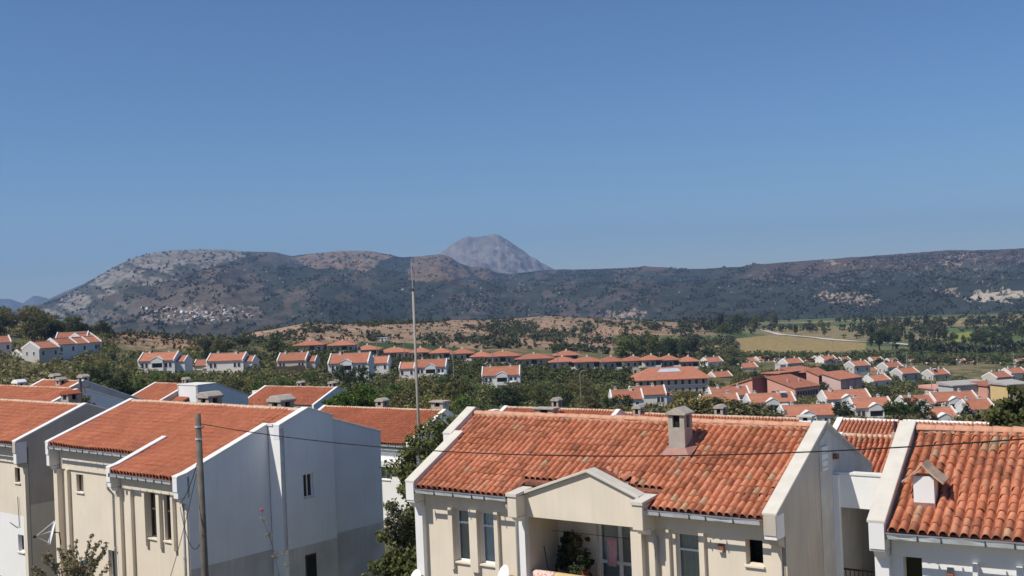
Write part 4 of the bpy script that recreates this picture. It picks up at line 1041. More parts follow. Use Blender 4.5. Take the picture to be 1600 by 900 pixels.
# ------------------------------------------------------------------ poles, cable, dishes, balcony things
pb = ray(320, 900) * 34; gz = ztf(pb[0], 34)
po = tag(empty('utility_pole', (pb[0] - .02, 34, gz)), 'weathered dark wooden pole standing before the white gable', 'pole')
top = ray(309, 647) * 34
MB().tube([(0, 0, -.3), (.03, 0, 3.5), (top[0] - pb[0] + .02, 0, top[2] - gz)], [.13, .115, .085], 10).build('shaft', 'wood_pole', po, True)
for k, zz in enumerate((-.38, -.75)):
    MB().tube([(top[0] - pb[0] + .02, 0, top[2] - gz + zz - .025), (top[0] - pb[0] + .02, 0, top[2] - gz + zz + .025)], .105, 10).build('band', 'gutter', po)
MB().tube([(.0, -.05, top[2] - gz - .4), (.16, -.08, top[2] - gz - .42), (.2, -.08, top[2] - gz - .36)], .018, 6).build('hook', 'iron', po)
def cable(name, label, a, b_, sag, r=.014, n=40, grp=None):
    a = Vector(a); b_ = Vector(b_); pts = []
    for i in range(n + 1):
        t = i / n; p = a.lerp(b_, t); p.z -= sag * 4 * t * (1 - t); pts.append(p)
    o = MB().tube(pts, r, 5).build(name, 'cable', None, True)
    tag(o, label, 'cable', grp)
ca = ray(313, 662) * 34
cable('overhead_cable', 'thin black overhead cable crossing in front of the roofs', ca, ray(1660, 681) * 19, .62, .014, 60)
cable('drop_cable', 'black cable sagging from the pole to the corner of the white gable house', ray(314, 700) * 34, wc(b, .1, .1, -.9), .25, .012, 20)
cable('drop_cable', 'loose black wire hanging from the corner of the gable down the pole', wc(b, .15, .08, -1.0), ray(317, 835) * 33.8, .9, .012, 24)
cable('drop_cable', 'taut thin wire slanting down across the front of the white gable house', ray(307, 740) * 34, ray(262, 915) * 33, .15, .010, 16)
mb_ = ray(653, 640) * 75; gz = ztf(mb_[0], 75)
ms = tag(empty('lamp_mast', (mb_[0], 75, gz)), 'tall slender concrete mast with thin rod rising above the hills', 'mast')
MB().tube([(0, 0, -.3), (-.01, 0, .34 - gz)], [.115, .075], 12).build('shaft', 'mast', ms, True)
MB().tube([(-.01, 0, .33 - gz), (-.01, 0, .5 - gz)], [.085, .05], 8).build('socket', 'iron', ms)
MB().tube([(-.01, 0, .45 - gz), (-.03, 0, 2.55 - gz)], [.035, .02], 6).build('rod', 'dish_grey', ms)
MB().tube([(-.015, -.03, 2.0 - gz), (.12, -.03, 1.55 - gz), (.13, -.03, 1.2 - gz)], .012, 5).build('stay', 'cable', ms)
dish('satellite_dish', 'white satellite dish below the left windows of the centre house', wc(c, -8.32, .05, -2.55), -YC - .55, -.35, .40)
dish('satellite_dish', 'white satellite dish in front of the balcony of the centre house', wc(c, -5.05, .10, -2.62), -YC - .2, -.35, .42)
dish('satellite_dish', 'small white dish at the lower left corner of the centre house', wc(c, -11.75, .02, -2.95), -YC - .3, -.35, .30)
dish('satellite_dish', 'white dish half hidden in the grey-green bush, seen edge on', ray(133, 893) * 40.5, -YB - 1.15, -.5, .52)
# wire dish on the side of the left house: a bare ring with struts and a feed
q = ray(80, 832) * 41.5
wd = tag(empty('antenna_dish', q, .39), 'thin white antenna dish seen edge on with strutted feed, left', 'antenna')
MB().tube([(.12, 0, .42), (.0, 0, 0), (-.12, 0, -.42)], [.02, .03, .02], 6).build('reflector_edge', 'dish', wd)
vs = [(0, 0, 0)]; 
n_ = 14; R_d = .44; vv = []; ff = []
for i in range(4):
    for k in range(n_):
        t_ = 2 * math.pi * k / n_; rr_ = R_d * (i + .01) / 3
        vv.append((rr_ * math.sin(t_) * .27 + .3 * rr_ * rr_, rr_ * math.cos(t_) * .9, rr_ * math.sin(t_)))
for i in range(3):
    for k in range(n_): ff.append((i * n_ + k, i * n_ + (k + 1) % n_, (i + 1) * n_ + (k + 1) % n_, (i + 1) * n_ + k))
MB().add(vv, ff).build('reflector', 'dish', wd, True)
for s_, z_ in ((.12, .40), (0, .05), (-.1, -.36)): MB().tube([(s_, 0, z_), (-.52, -.1, -.06)], .012, 5).build('strut', 'dish', wd)
MB().tube([(-.62, -.12, -.06), (-.50, -.1, -.06)], .05, 8).build('feed_head', 'iron', wd)
MB().tube([(.05, .05, 0), (.28, .1, -.05), (.32, .1, -.5)], .025, 6).build('bracket_arm', 'iron', wd)
# things on the balcony
def rug(name, label, x0, x1, mat, drop, cat='rug'):
    n = 10; vs = []; fs = []
    rows = [(.66, -2.55), (.645, -2.29), (.53, -2.272), (.415, -2.29), (.395, -2.5), (.39, -2.29 - drop)]
    for k in range(n + 1):
        xx = x0 + (x1 - x0) * k / n
        for j, (yy_, zz) in enumerate(rows): vs.append((xx, yy_ + (.012 * math.sin(k * 1.9 + x0) if j > 3 else 0), zz + (.02 * math.sin(k + x0) if j == 5 else 0)))
    m_ = len(rows)
    for k in range(n):
        for j in range(m_ - 1): fs.append((k * m_ + j, (k + 1) * m_ + j, (k + 1) * m_ + j + 1, k * m_ + j + 1))
    mb = MB(); mb.add([tuple(np.array(wc(c, *p))) for p in vs], fs)
    o = mb.build(name, mat, None, True); o.modifiers.new('thickness', 'SOLIDIFY').thickness = .015
    tag(o, label, cat, 'textiles airing on the balcony')
rug('rug', 'pink floral rug hung over the balcony rail, left end', -7.50, -6.78, 'cloth_floral', .75)
rug('blanket', 'tan blanket hung over the balcony rail beside the floral rug', -6.76, -5.74, 'cloth_tan', .7, 'blanket')
rug('cloth', 'white patterned cloth on the balcony rail next to the tan blanket', -5.72, -5.2, 'cloth_white', .5, 'cloth')
vs = []; fs = []
for k in range(9):
    for j in range(5): vs.append(wc(c, -5.66 + .34 * k / 8 + .01 * math.sin(j), 1.62 + .025 * math.sin(k * 2.1) * (j + 1) / 3, -1.35 - .21 * j))
for k in range(8):
    for j in range(4): fs.append((k * 5 + j, k * 5 + j + 1, (k + 1) * 5 + j + 1, (k + 1) * 5 + j))
o = MB().add(vs, fs).build('towel', 'cloth_pink', None, True); o.modifiers.new('thickness', 'SOLIDIFY').thickness = .008
tag(o, 'pink towel hanging before the white balcony door', 'towel')
lr = MB().tube([wc(c, -7.6, 1.62, -1.33), wc(c, -4.07, 1.62, -1.33)], .008, 5).build('washing_line', 'cable', None); tag(lr, 'thin washing line across the balcony carrying the pink towel', 'washing line')
br = tag(empty('broom', wc(c, -7.35, .95, -3.2), -YC), 'dark broom handle leaning on the balcony side wall', 'broom')
MB().tube([(.15, 0, .12), (-.12, .02, 1.55)], .016, 6).build('handle', 'iron', br); MB().box(.02, .28, -.04, .04, 0, .13).build('brush', 'wood_dark', br)

# ------------------------------------------------------------------ trees
def leaf_cloud(seed, pts, n_leaf, leaf, up=.25, spread=1.0, aspect=1.0):
    """pts: rows of clump centre xyz and radius -> leaf quads"""
    g = np.random.default_rng(seed); P = np.repeat(pts, n_leaf, axis=0); N = len(P)
    d = g.normal(size=(N, 3)); d /= np.linalg.norm(d, axis=1)[:, None]
    pos = P[:, :3] + d * (P[:, 3] * g.random(N) ** .45)[:, None] * np.array([1, 1, .85]) * spread
    nrm = d * .7 + g.normal(size=(N, 3)) * .6 + np.array([0, 0, up]); nrm /= np.linalg.norm(nrm, axis=1)[:, None]
    a = np.cross(nrm, g.normal(size=(N, 3))); a /= np.linalg.norm(a, axis=1)[:, None] + 1e-9; b_ = np.cross(nrm, a)
    sz = leaf * g.uniform(.55, 1.35, N)[:, None]; a = a * sz * aspect; b_ = b_ * sz * .62
    V = np.stack([pos - a, pos - b_, pos + a, pos + b_], 1).reshape(-1, 3)
    return V, np.arange(4 * N).reshape(-1, 4)
def clumps(seed, rx, rz, zc, n, cr, shell=.5, flat=0.0):
    g = np.random.default_rng(seed); d = g.normal(size=(n, 3)); d /= np.linalg.norm(d, axis=1)[:, None]
    r = (shell + (1 - shell) * g.random(n) ** .6)
    lob = 1 + .28 * np.sin(3 * np.arctan2(d[:, 1], d[:, 0]) + seed) * (1 - np.abs(d[:, 2])) + g.normal(0, .10, n)
    p = d * (r * lob)[:, None] * np.array([rx, rx, rz]); p[:, 2] += zc
    if flat: p[:, 2] = np.where(d[:, 2] < 0, zc + (p[:, 2] - zc) * (1 - flat), p[:, 2])
    return np.c_[p, cr * g.uniform(.6, 1.35, n)]
def trunk_mesh(seed, h, r, spread, nb=5):
    g = random.Random(seed); mb = MB()
    lean = g.uniform(-.12, .12)
    mb.tube([(0, 0, -.4), (lean * .3, 0, h * .3), (lean, lean * .5, h * .62)], [r * 1.3, r, r * .6], 7)
    for k in range(nb):
        t = 2 * math.pi * (k + g.random() * .6) / nb; z0 = h * g.uniform(.28, .58); s_ = spread * g.uniform(.5, .9)
        mb.tube([(lean * z0 / h, 0, z0), (math.cos(t) * s_ * .5, math.sin(t) * s_ * .5, z0 + h * .14), (math.cos(t) * s_, math.sin(t) * s_, z0 + h * .30)], [r * .55, r * .35, r * .12], 5)
    me = bpy.data.meshes.new('trunk'); me.from_pydata(mb.v, [], mb.f); me.materials.append(M['bark'])
    return me
KINDS = {}
def make_kind(key, n_var, rx, rz, zc, ncl, cr, nleaf, leaf, h, r, shell=.5, flat=0.0, **kw):
    out = []
    for k in range(n_var):
        sd = abs(hash(key)) % 1000 if False else sum(map(ord, key)) * 7 + k * 13
        V, F = leaf_cloud(sd, clumps(sd, rx, rz, zc, ncl, cr, shell, flat), nleaf, leaf, **kw)
        me = npmesh('crown', V, F); me.materials.append(None)
        out.append((me, trunk_mesh(sd, h, r, rx * .8)))
    KINDS[key] = out
# unit trees: about 1 m of crown radius per unit; scaled when planted
make_kind('broad', 6, 2.4, 2.0, 3.3, 46, .78, 50, .17, 4.6, .15, flat=.25)
make_kind('shrub', 4, 2.0, 1.3, 1.35, 34, .65, 46, .16, 2.0, .09, shell=.35)
make_kind('pine', 3, 2.6, 1.35, 4.0, 48, .62, 64, .14, 5.0, .18, flat=.55)
make_kind('tall', 3, 1.9, 4.0, 5.2, 60, .85, 46, .21, 7.5, .17, shell=.45)
make_kind('cypress', 2, .85, 3.0, 3.5, 44, .48, 44, .15, 4.5, .12, shell=.3)
TREES = []
def tree(name, label, group, P, kind, mat, h, wid=1.0, var=None, cat='tree', sink=0.0):
    ms = KINDS[kind]; cm, tm = ms[var if var is not None else rnd.randrange(len(ms))]
    base = {'broad': 5.3, 'shrub': 2.65, 'pine': 5.4, 'tall': 9.2, 'cypress': 6.5}[kind]
    s_ = h / base
    r_ = tag(empty(name, (P[0], P[1], P[2] - sink), rnd.uniform(0, 6.28)), label, cat, group)
    r_.scale = (s_ * wid, s_ * wid, s_)
    link('trunk', tm, None, r_)
    cr = link('crown', cm, None, r_)
    cr.material_slots[0].link = 'OBJECT'; cr.material_slots[0].material = M[mat]
    TREES.append(r_)
    return r_
# the trees close by have their own finer crowns
def near_tree(name, label, P, specs, mat, leaf, nleaf, seed, trunk, cat='tree', aspect=1.0, spread=1.0):
    pts = np.concatenate([np.c_[cl[:, :3], cl[:, 3]] for cl in specs])
    V, F = leaf_cloud(seed, pts, nleaf, leaf, aspect=aspect, spread=spread)
    r_ = tag(empty(name, P), label, cat)
    link('crown', npmesh('crown', V, F), mat, r_)
    me = bpy.data.meshes.new('trunk'); me.from_pydata(trunk.v, [], trunk.f); link('trunk', me, 'bark', r_)
    return r_
def off(cl, dx, dy, dz): cl = cl.copy(); cl[:, 0] += dx; cl[:, 1] += dy; cl[:, 2] += dz; return cl
# tree rising between the white gable and the centre house
P = ray(690, 700) * 44; gz = ztf(P[0], P[1])
tk = MB(); tk.tube([(0, 0, 0), (-.1, 0, 2.5), (.1, .1, 4.6), (.2, 0, 6.6)], [.17, .14, .10, .04], 7)
for t_, z0, s_ in ((.3, 3.0, 1.3), (2.4, 3.6, 1.2), (4.2, 4.2, 1.1), (5.4, 2.4, 1.2)): tk.tube([(0, 0, z0), (math.cos(t_) * s_ * .6, math.sin(t_) * s_ * .6, z0 + .7), (math.cos(t_) * s_, math.sin(t_) * s_, z0 + 1.6)], [.08, .05, .02], 5)
near_tree('fig_tree', 'leafy dark green tree rising behind left end of the centre house roof', (P[0], P[1], gz), [clumps(3, 1.7, 2.0, 6.6, 110, .42, .25), off(clumps(4, 1.5, 1.8, 4.6, 70, .42, .3), -.8, 0, 0), off(clumps(6, .9, .8, 3.0, 24, .4, .3), -.8, -.2, 0), off(clumps(9, 1.1, .9, 7.4, 40, .36, .3), .9, .3, .3)], 'leaf_green', .082, 125, 5, tk)
P = ray(628, 900) * 43; gz = ztf(P[0], P[1])
tk = MB(); tk.tube([(0, 0, 0), (.05, 0, 1.6), (-.05, .1, 3.9)], [.10, .07, .02], 6)
for t_, z0, s_ in ((1.1, 1.0, .7), (2.9, 1.6, .7), (4.8, 2.2, .6)): tk.tube([(0, 0, z0), (math.cos(t_) * s_, math.sin(t_) * s_, z0 + .9)], [.04, .012], 5)
near_tree('almond_tree', 'sparse grey-leaved small tree between white gable and centre house', (P[0] - .05, P[1], gz), [clumps(14, .62, 1.35, 4.0, 44, .26, .15), off(clumps(15, .6, .6, 2.9, 20, .28, .2), .2, 0, 0)], 'leaf_grey', .075, 46, 15, tk)
P = ray(625, 905) * 39; gz = ztf(P[0], P[1])
tk = MB(); tk.tube([(0, 0, 0), (0, 0, 1.2), (.1, 0, 2.4)], [.09, .06, .02], 6)
for t_ in (0.5, 2, 3.6, 5): tk.tube([(0, 0, .6), (math.cos(t_) * .6, math.sin(t_) * .6, 1.5), (math.cos(t_), math.sin(t_), 2.2)], [.05, .03, .012], 5)
near_tree('bush', 'dense green bush at the foot of the white gable beside centre house', (P[0], P[1], gz), [clumps(21, 1.0, 1.5, 2.6, 70, .40, .3), off(clumps(22, 1.0, 1.0, 2.0, 48, .38, .3), -.9, -.1, 0), off(clumps(23, .45, .45, 1.9, 14, .25, .2), -1.55, 0, 0), off(clumps(27, .5, .7, 3.4, 16, .3, .2), .35, .1, .1)], 'leaf_green', .085, 100, 25, tk, cat='bush')
P = ray(1598, 700) * 57; gz = ztf(P[0], P[1])
tk = MB(); tk.tube([(0, 0, 0), (.1, 0, 3), (0, .1, 5.5), (.1, 0, 8.0)], [.2, .16, .1, .03], 7)
for t_, z0, s_ in ((.3, 3.0, 1.8), (2.4, 3.6, 1.7), (4.2, 4.2, 1.6), (5.4, 5.0, 1.2)): tk.tube([(0, 0, z0), (math.cos(t_) * s_ * .6, math.sin(t_) * s_ * .6, z0 + 1), (math.cos(t_) * s_, math.sin(t_) * s_, z0 + 2.2)], [.09, .05, .02], 5)
hT = (ray(1590, 617) * 57)[2] - gz
near_tree('tree', 'large leafy tree cut by the right edge behind the right roof', (P[0], P[1], gz), [clumps(51, 1.7, 1.9, hT - 1.75, 120, .42, .25), off(clumps(52, 1.4, 1.2, hT - 3.4, 60, .42, .3), -.9, 0, 0), off(clumps(53, .8, .6, hT - 2.6, 24, .3, .3), -1.9, 0, 0)], 'leaf_green', .13, 90, 55, tk)
P = ray(556, 660) * 100; gz = ztf(P[0], P[1]); hT = (ray(556, 613) * 100)[2] - gz
tk = MB(); tk.tube([(0, 0, 0), (.1, 0, hT * .6), (0, .1, hT * .85)], [.22, .17, .06], 7)
near_tree('pine_tree', 'round bright green pine crown beside the red roof, left of the mast', (P[0], P[1], gz), [clumps(61, 2.6, 1.7, hT - 1.6, 170, .42, .55, .5)], 'leaf_bright', .10, 110, 61, tk)
# feathery bush below the left houses: arching sprays of thin leaves
P = ray(122, 912) * 39.5; gz = ztf(P[0], P[1])
tk = MB(); fine = []
g5 = random.Random(5)
top_z = ray(122, 838)[2] * 39.5 - gz
for k in range(46):
    t_ = g5.uniform(0, 6.28); s_ = g5.uniform(.4, 1.75); hh = top_z * g5.uniform(.76, 1.05) * (1 - .26 * (s_ / 1.75) ** 2)
    p0, p1, p2, p3 = (0, 0, .2), (math.cos(t_) * s_ * .25, math.sin(t_) * s_ * .25, hh * .5), (math.cos(t_) * s_ * .65, math.sin(t_) * s_ * .65, hh * .85), (math.cos(t_) * s_ * 1.1, math.sin(t_) * s_ * 1.1, hh)
    tk.tube([p0, p1, p2, p3], [.03, .02, .012, .005], 4)
    for j in range(13):
        q_ = j / 12; a0, a1 = (p1, p2) if q_ < .45 else (p2, p3); w_ = q_ / .45 if q_ < .45 else (q_ - .45) / .55
        fine.append([a0[i] + (a1[i] - a0[i]) * w_ + g5.gauss(0, .02) for i in range(3)] + [.085])
V, F = leaf_cloud(77, np.array(fine), 9, .052, up=.5, aspect=1.25)
r_ = tag(empty('bush', (P[0], P[1], gz)), 'feathery grey-green bush in front of the left cream wall', 'bush')
link('foliage', npmesh('foliage', V, F), 'leaf_dry', r_); me = bpy.data.meshes.new('stems'); me.from_pydata(tk.v, [], tk.f); link('stems', me, 'bark', r_)
o = MB().tube([tuple(ray(131, 884) * 40), tuple(ray(133, 876) * 40)], [.09, .07], 8).build('plastic_bag', 'blue_plastic', None, True); tag(o, 'small teal plastic bag caught in the feathery bush', 'bag')
# thin flowering stalk in front of the white gable
P = ray(437, 905) * 38; gz = ztf(P[0], P[1])
pts = [ray(u_, v_) * 38 for u_, v_ in ((437, 905), (430, 868), (420, 835), (411, 812), (409, 797))]
st_ = tag(empty('oleander', (P[0], 38, gz)), 'thin bare flowering stalk with pink bloom before the white gable', 'plant')
sp_ = [(p[0] - P[0], p[1] - 38, p[2] - gz) for p in pts]
MB().tube([(0, 0, 0)] + sp_, [.02] + [.016, .013, .010, .007, .005], 5).build('stem', 'bark', st_)
fc = [list(sp_[i]) + [.16] for i in (0, 1, 1, 2, 2, 3)] + [[sp_[0][0] + .25, 0, sp_[0][2] + .5, .12], [sp_[1][0] + .32, 0, sp_[1][2] + .1, .10], [sp_[0][0] - .1, .1, sp_[0][2] - .3, .22]]
V, F = leaf_cloud(5, np.array(fc), 26, .035); link('foliage', npmesh('foliage', V, F), 'leaf_dry', st_)
V, F = leaf_cloud(6, np.array([list(sp_[4]) + [.06]]), 24, .035); pmat('petal', (.60, .06, .16), var=.1); link('flower', npmesh('flower', V, F), 'petal', st_)
# potted plants on the balcony
def potted(label, x, y, z, pot_r, pot_h, cl, leaf, mat, seed):
    r_ = tag(empty('potted_plant', wc(c, x, y, z), -YC), label, 'plant', 'plants on the balcony')
    MB().tube([(0, 0, 0), (0, 0, pot_h * .85), (0, 0, pot_h * .86), (0, 0, pot_h)], [pot_r * .72, pot_r * .95, pot_r * 1.1, pot_r * 1.1], 12).build('pot', 'terracotta_pot', r_, False)
    V, F = leaf_cloud(seed, cl, 40, leaf, aspect=1.2); link('foliage', npmesh('foliage', V, F), mat, r_)
    MB().tube([(0, 0, pot_h * .8), (.02, 0, pot_h + .3)], .012, 5).build('stem', 'bark', r_)
potted('tall dark climbing plant in the balcony corner', -7.1, 1.6, -3.2, .22, .35, clumps(31, .28, .75, 1.25, 26, .17, .2), .055, 'leaf_dark', 31)
potted('loose potted shrub behind the small red pot on the balcony', -6.75, 1.62, -3.2, .18, .3, np.r_[clumps(32, .32, .5, 1.15, 16, .13, .2), off(clumps(35, .25, .25, 1.65, 8, .1, .2), .1, 0, 0)], .045, 'leaf_olive', 32)
potted('potted plant in red pot on a stand, nearest the balcony door', -6.15, 1.15, -2.42, .14, .2, clumps(33, .24, .26, .40, 14, .10, .2), .06, 'leaf_dark', 33)
potted('dark bushy potted plant low in the middle of the balcony', -6.5, 1.3, -3.2, .18, .28, clumps(34, .34, .36, .70, 22, .16, .2), .05, 'leaf_dark', 34)
sb = tag(empty('plant_stand', wc(c, -6.15, 1.15, -3.2), -YC), 'small stand under the red flower pot on the balcony', 'stand')
MB().tube([(0, 0, .75), (0, 0, .78)], .17, 10).build('top', 'iron', sb)
for k in range(3): MB().tube([(.12 * math.cos(k * 2.1), .12 * math.sin(k * 2.1), 0), (.10 * math.cos(k * 2.1), .10 * math.sin(k * 2.1), .75)], .012, 5).build('leg', 'iron', sb)
# ------------------------------------------------------------------ houses further down the slope and in the valley
PROT = []
_wcache = {}
def far_window(root, x, z, y, w, h, face='y'):
    key = (round(w, 2), round(h, 2), face)
    if key not in _wcache:
        f = MB()
        if face == 'y': f.box(-w / 2 - .1, w / 2 + .1, -.06, .02, -.1, 0).box(-w / 2 - .1, -w / 2, -.06, .02, 0, h).box(w / 2, w / 2 + .1, -.06, .02, 0, h).box(-w / 2 - .1, w / 2 + .1, -.06, .02, h, h + .1)
        else: f.box(-.06, .02, -w / 2 - .1, w / 2 + .1, -.1, 0).box(-.06, .02, -w / 2 - .1, -w / 2, 0, h).box(-.06, .02, w / 2, w / 2 + .1, 0, h).box(-.06, .02, -w / 2 - .1, w / 2 + .1, h, h + .1)
        me = bpy.data.meshes.new('window'); me.from_pydata(f.v, [], f.f); me.materials.append(M['far_white'])
        p_ = MB()
        if face == 'y': p_.box(-w / 2 + .002, w / 2 - .002, -.03, .03, .002, h - .002)
        else: p_.box(-.03, .03, -w / 2 + .002, w / 2 - .002, .002, h - .002)
        mp = bpy.data.meshes.new('pane'); mp.from_pydata(p_.v, [], p_.f); mp.materials.append(M['far_pane'])
        _wcache[key] = (me, mp)
    me, mp = _wcache[key]
    o = link('window', me, None, root); o.location = (x, y, z)
    link('pane', mp, None, o)
def far_roof_mat():
    m, t, p = newmat('far_tile'); p.inputs['Roughness'].default_value = .85; p.inputs['Specular IOR Level'].default_value = .15
    tc = node(t, 'ShaderNodeTexCoord'); oi = node(t, 'ShaderNodeObjectInfo'); n = node(t, 'ShaderNodeTexNoise'); n.inputs['Scale'].default_value = .7; n.inputs['Detail'].default_value = 7; n.inputs['Roughness'].default_value = .75
    t.links.new(tc.outputs['Object'], n.inputs['Vector'])
    r = ramp(t, [(.25, (.35, .145, .095)), (.5, (.47, .19, .118)), (.75, (.53, .245, .16))]); t.links.new(n.outputs['Fac'], r.inputs['Fac'])
    hv = node(t, 'ShaderNodeHueSaturation'); mr = node(t, 'ShaderNodeMapRange'); mr.inputs['To Min'].default_value = .82; mr.inputs['To Max'].default_value = 1.12
    t.links.new(oi.outputs['Random'], mr.inputs['Value']); t.links.new(mr.outputs[0], hv.inputs['Value']); t.links.new(r.outputs[0], hv.inputs['Color']); t.links.new(hv.outputs[0], p.inputs['Base Color'])
    w = node(t, 'ShaderNodeTexWave'); w.inputs['Scale'].default_value = 1.45; w.bands_direction = 'X'; t.links.new(tc.outputs['Object'], w.inputs['Vector'])
    b_ = node(t, 'ShaderNodeBump'); b_.inputs['Strength'].default_value = .8; b_.inputs['Distance'].default_value = .08; t.links.new(w.outputs['Fac'], b_.inputs['Height']); t.links.new(b_.outputs[0], p.inputs['Normal'])
far_roof_mat()
def far_gable(label, u, v, Y, Lh=11.5, D=8, EH=5.4, Hr=2.1, yaw=.05, wall='far_white', ped=True, wing=0, wins=True, group='white houses on the middle slope', chim=1, base=3.0):
    P = ray(u, v) * Y
    r = tag(empty('house', P, -yaw), label, 'house', group)
    h2 = Lh / 2
    MB().prism([(0, -base), (D, -base), (D, EH), (D / 2, EH + Hr), (0, EH)], 'x', -h2, h2).build('wall', wall, r)
    k = Hr / (D / 2)
    MB().band([(-.35, EH - .35 * k + .16), (D / 2, EH + Hr + .16), (D + .35, EH - .35 * k + .16)], .15, 'x', -h2 + .3, h2 - .3).build('roof', 'far_tile', r)
    MB().box(-h2 + .3, h2 - .3, D / 2 - .14, D / 2 + .14, EH + Hr + .12, EH + Hr + .27).build('ridge', 'mortar', r)
    for x in (-h2 - .05, h2 - .3):
        MB().band([(-.45, EH - .45 * k + .42), (D / 2, EH + Hr + .42), (D + .4, EH - .4 * k + .42)], .55, 'x', x, x + .35).build('verge', 'coping_white', r)
    if chim:
        for i in range(chim + 1):
            x = (-.28 + .5 * i) * Lh + rnd.uniform(-.5, .5); y = D / 2 + rnd.uniform(-.6, 1.2)
            cmb = MB().box(x - .32, x + .32, y - .3, y + .3, EH + Hr - 1.0, EH + Hr + .75).build('chimney', 'far_white', r); MB().prism([(x - .42, EH + Hr + .755), (x + .42, EH + Hr + .755), (x, EH + Hr + 1.0)], 'y', y - .4, y + .4).build('chimney_cap', 'concrete', cmb)
    if rnd.random() < .12 and Lh > 7:      # solar water heater on the roof
        x = rnd.uniform(-.3, .3) * Lh; y = D * .3; z = EH + Hr * .6 + .25
        sh_ = MB().tube([(x - .75, y + .35, z + .75), (x + .75, y + .35, z + .75)], .27, 8).build('water_tank', 'far_white', r); MB().add([(x - .8, y - .9, z - .3), (x + .8, y - .9, z - .3), (x + .8, y + .2, z + .55), (x - .8, y + .2, z + .55)], [(0, 1, 2, 3)]).build('solar_panel', 'far_pane', r)
    if rnd.random() < .4 and Lh > 7:       # lean-to or terrace beside the house
        sx = rnd.choice((-1, 1)); w_ = rnd.uniform(1.6, 3.0); hh = rnd.uniform(2.2, 3.0); xa = sx * h2 + (0.05 if sx > 0 else -w_ - .05)
        MB().box(xa, xa + w_, D * .2, D * .8, -base, hh).build('annex', rnd.choice(['far_white', 'far_cream', 'far_grey2']), r); MB().prism([(D * .15, hh + .002), (D * .85, hh + .002), (D * .85, hh + .35), (D * .15, hh + .12)], 'x', xa - .1, xa + w_ + .1).build('annex_roof', rnd.choice(['far_tile', 'far_grey', 'pale_roof']), r)
    if rnd.random() < .35 and Lh > 8:
        x = rnd.uniform(.2, .36) * Lh * rnd.choice((-1, 1)); MB().add([(x - 1.1, -1.3, 2.1), (x + 1.1, -1.3, 2.1), (x + 1.1, 0, 2.6), (x - 1.1, 0, 2.6)], [(0, 1, 2, 3)]).build('awning', rnd.choice(['pale_roof', 'cloth_tan', 'cloth_white']), r)
    pw = 0
    if ped:
        x0 = rnd.uniform(-.06, .06) * Lh; pw = 1.7
        MB().prism([(x0 - pw, EH - .75), (x0 + pw, EH - .75), (x0 + pw, EH + .1), (x0, EH + .95), (x0 - pw, EH + .1)], 'y', -.55, 1.6).build('pediment', wall, r)
        MB().band([(x0 - pw - .15, EH + .22), (x0, EH + 1.12), (x0 + pw + .15, EH + .22)], .14, 'y', -.65, 1.7).build('pediment_coping', 'coping_white', r)
        for sx in (-1, 1): MB().box(x0 + sx * pw - .15, x0 + sx * pw + .15, -.5, -.15, -base, EH - .752).build('porch_post', wall, r)
        MB().box(x0 - pw + .16, x0 + pw - .16, -.03, .02, EH - 2.9, EH - .9).build('balcony_shade_panel', 'far_pane', r)  # flat dark panel on the wall, the recess's shade put into its colour
        MB().box(x0 - pw, x0 + pw, -.55, -.42, EH - 3.0, EH - 2.1).build('balcony_wall', wall, r)
    if wins:
        for x in ((-.38, -.27, .27, .38) if Lh > 8 else (-.3, .3)):
            far_window(r, x * Lh, EH - 2.1, 0, .75, 1.3)
        for x in ((-.32, .3) if EH > 4.4 else ()): far_window(r, x * Lh, EH - 4.9, 0, 1.0, 1.2)
        if yaw < -.1:
            for y in (.3, .7): far_window(r, -h2, EH - 2.0, D * y, .7, 1.1, 'x')
    if wing:
        x = h2 if wing > 0 else -h2 - 2.6
        MB().prism([(1.2, -base), (D, -base), (D, EH - .6), (D * .55, EH + .8), (1.2, EH - .6)], 'x', x + .02, x + 2.6).build('wing', wall, r)
        MB().band([(.9, EH - .55), (D * .55, EH + .98), (D + .2, EH - .6)], .15, 'x', x + .25, x + 2.4).build('wing_roof', 'far_tile', r)
        MB().band([(.8, EH - .4), (D * .55, EH + 1.15), (D + .2, EH - .4)], .4, 'x', x + 2.4, x + 2.66).build('verge', 'coping_white', r)
    wpx = (Lh * math.cos(yaw)) * FPX / Y / 2
    PROT.append((u - wpx - 2, v - (EH + Hr + .5) * FPX / Y, u + wpx + 2, v - EH * .66 * FPX / Y, Y))
    return r
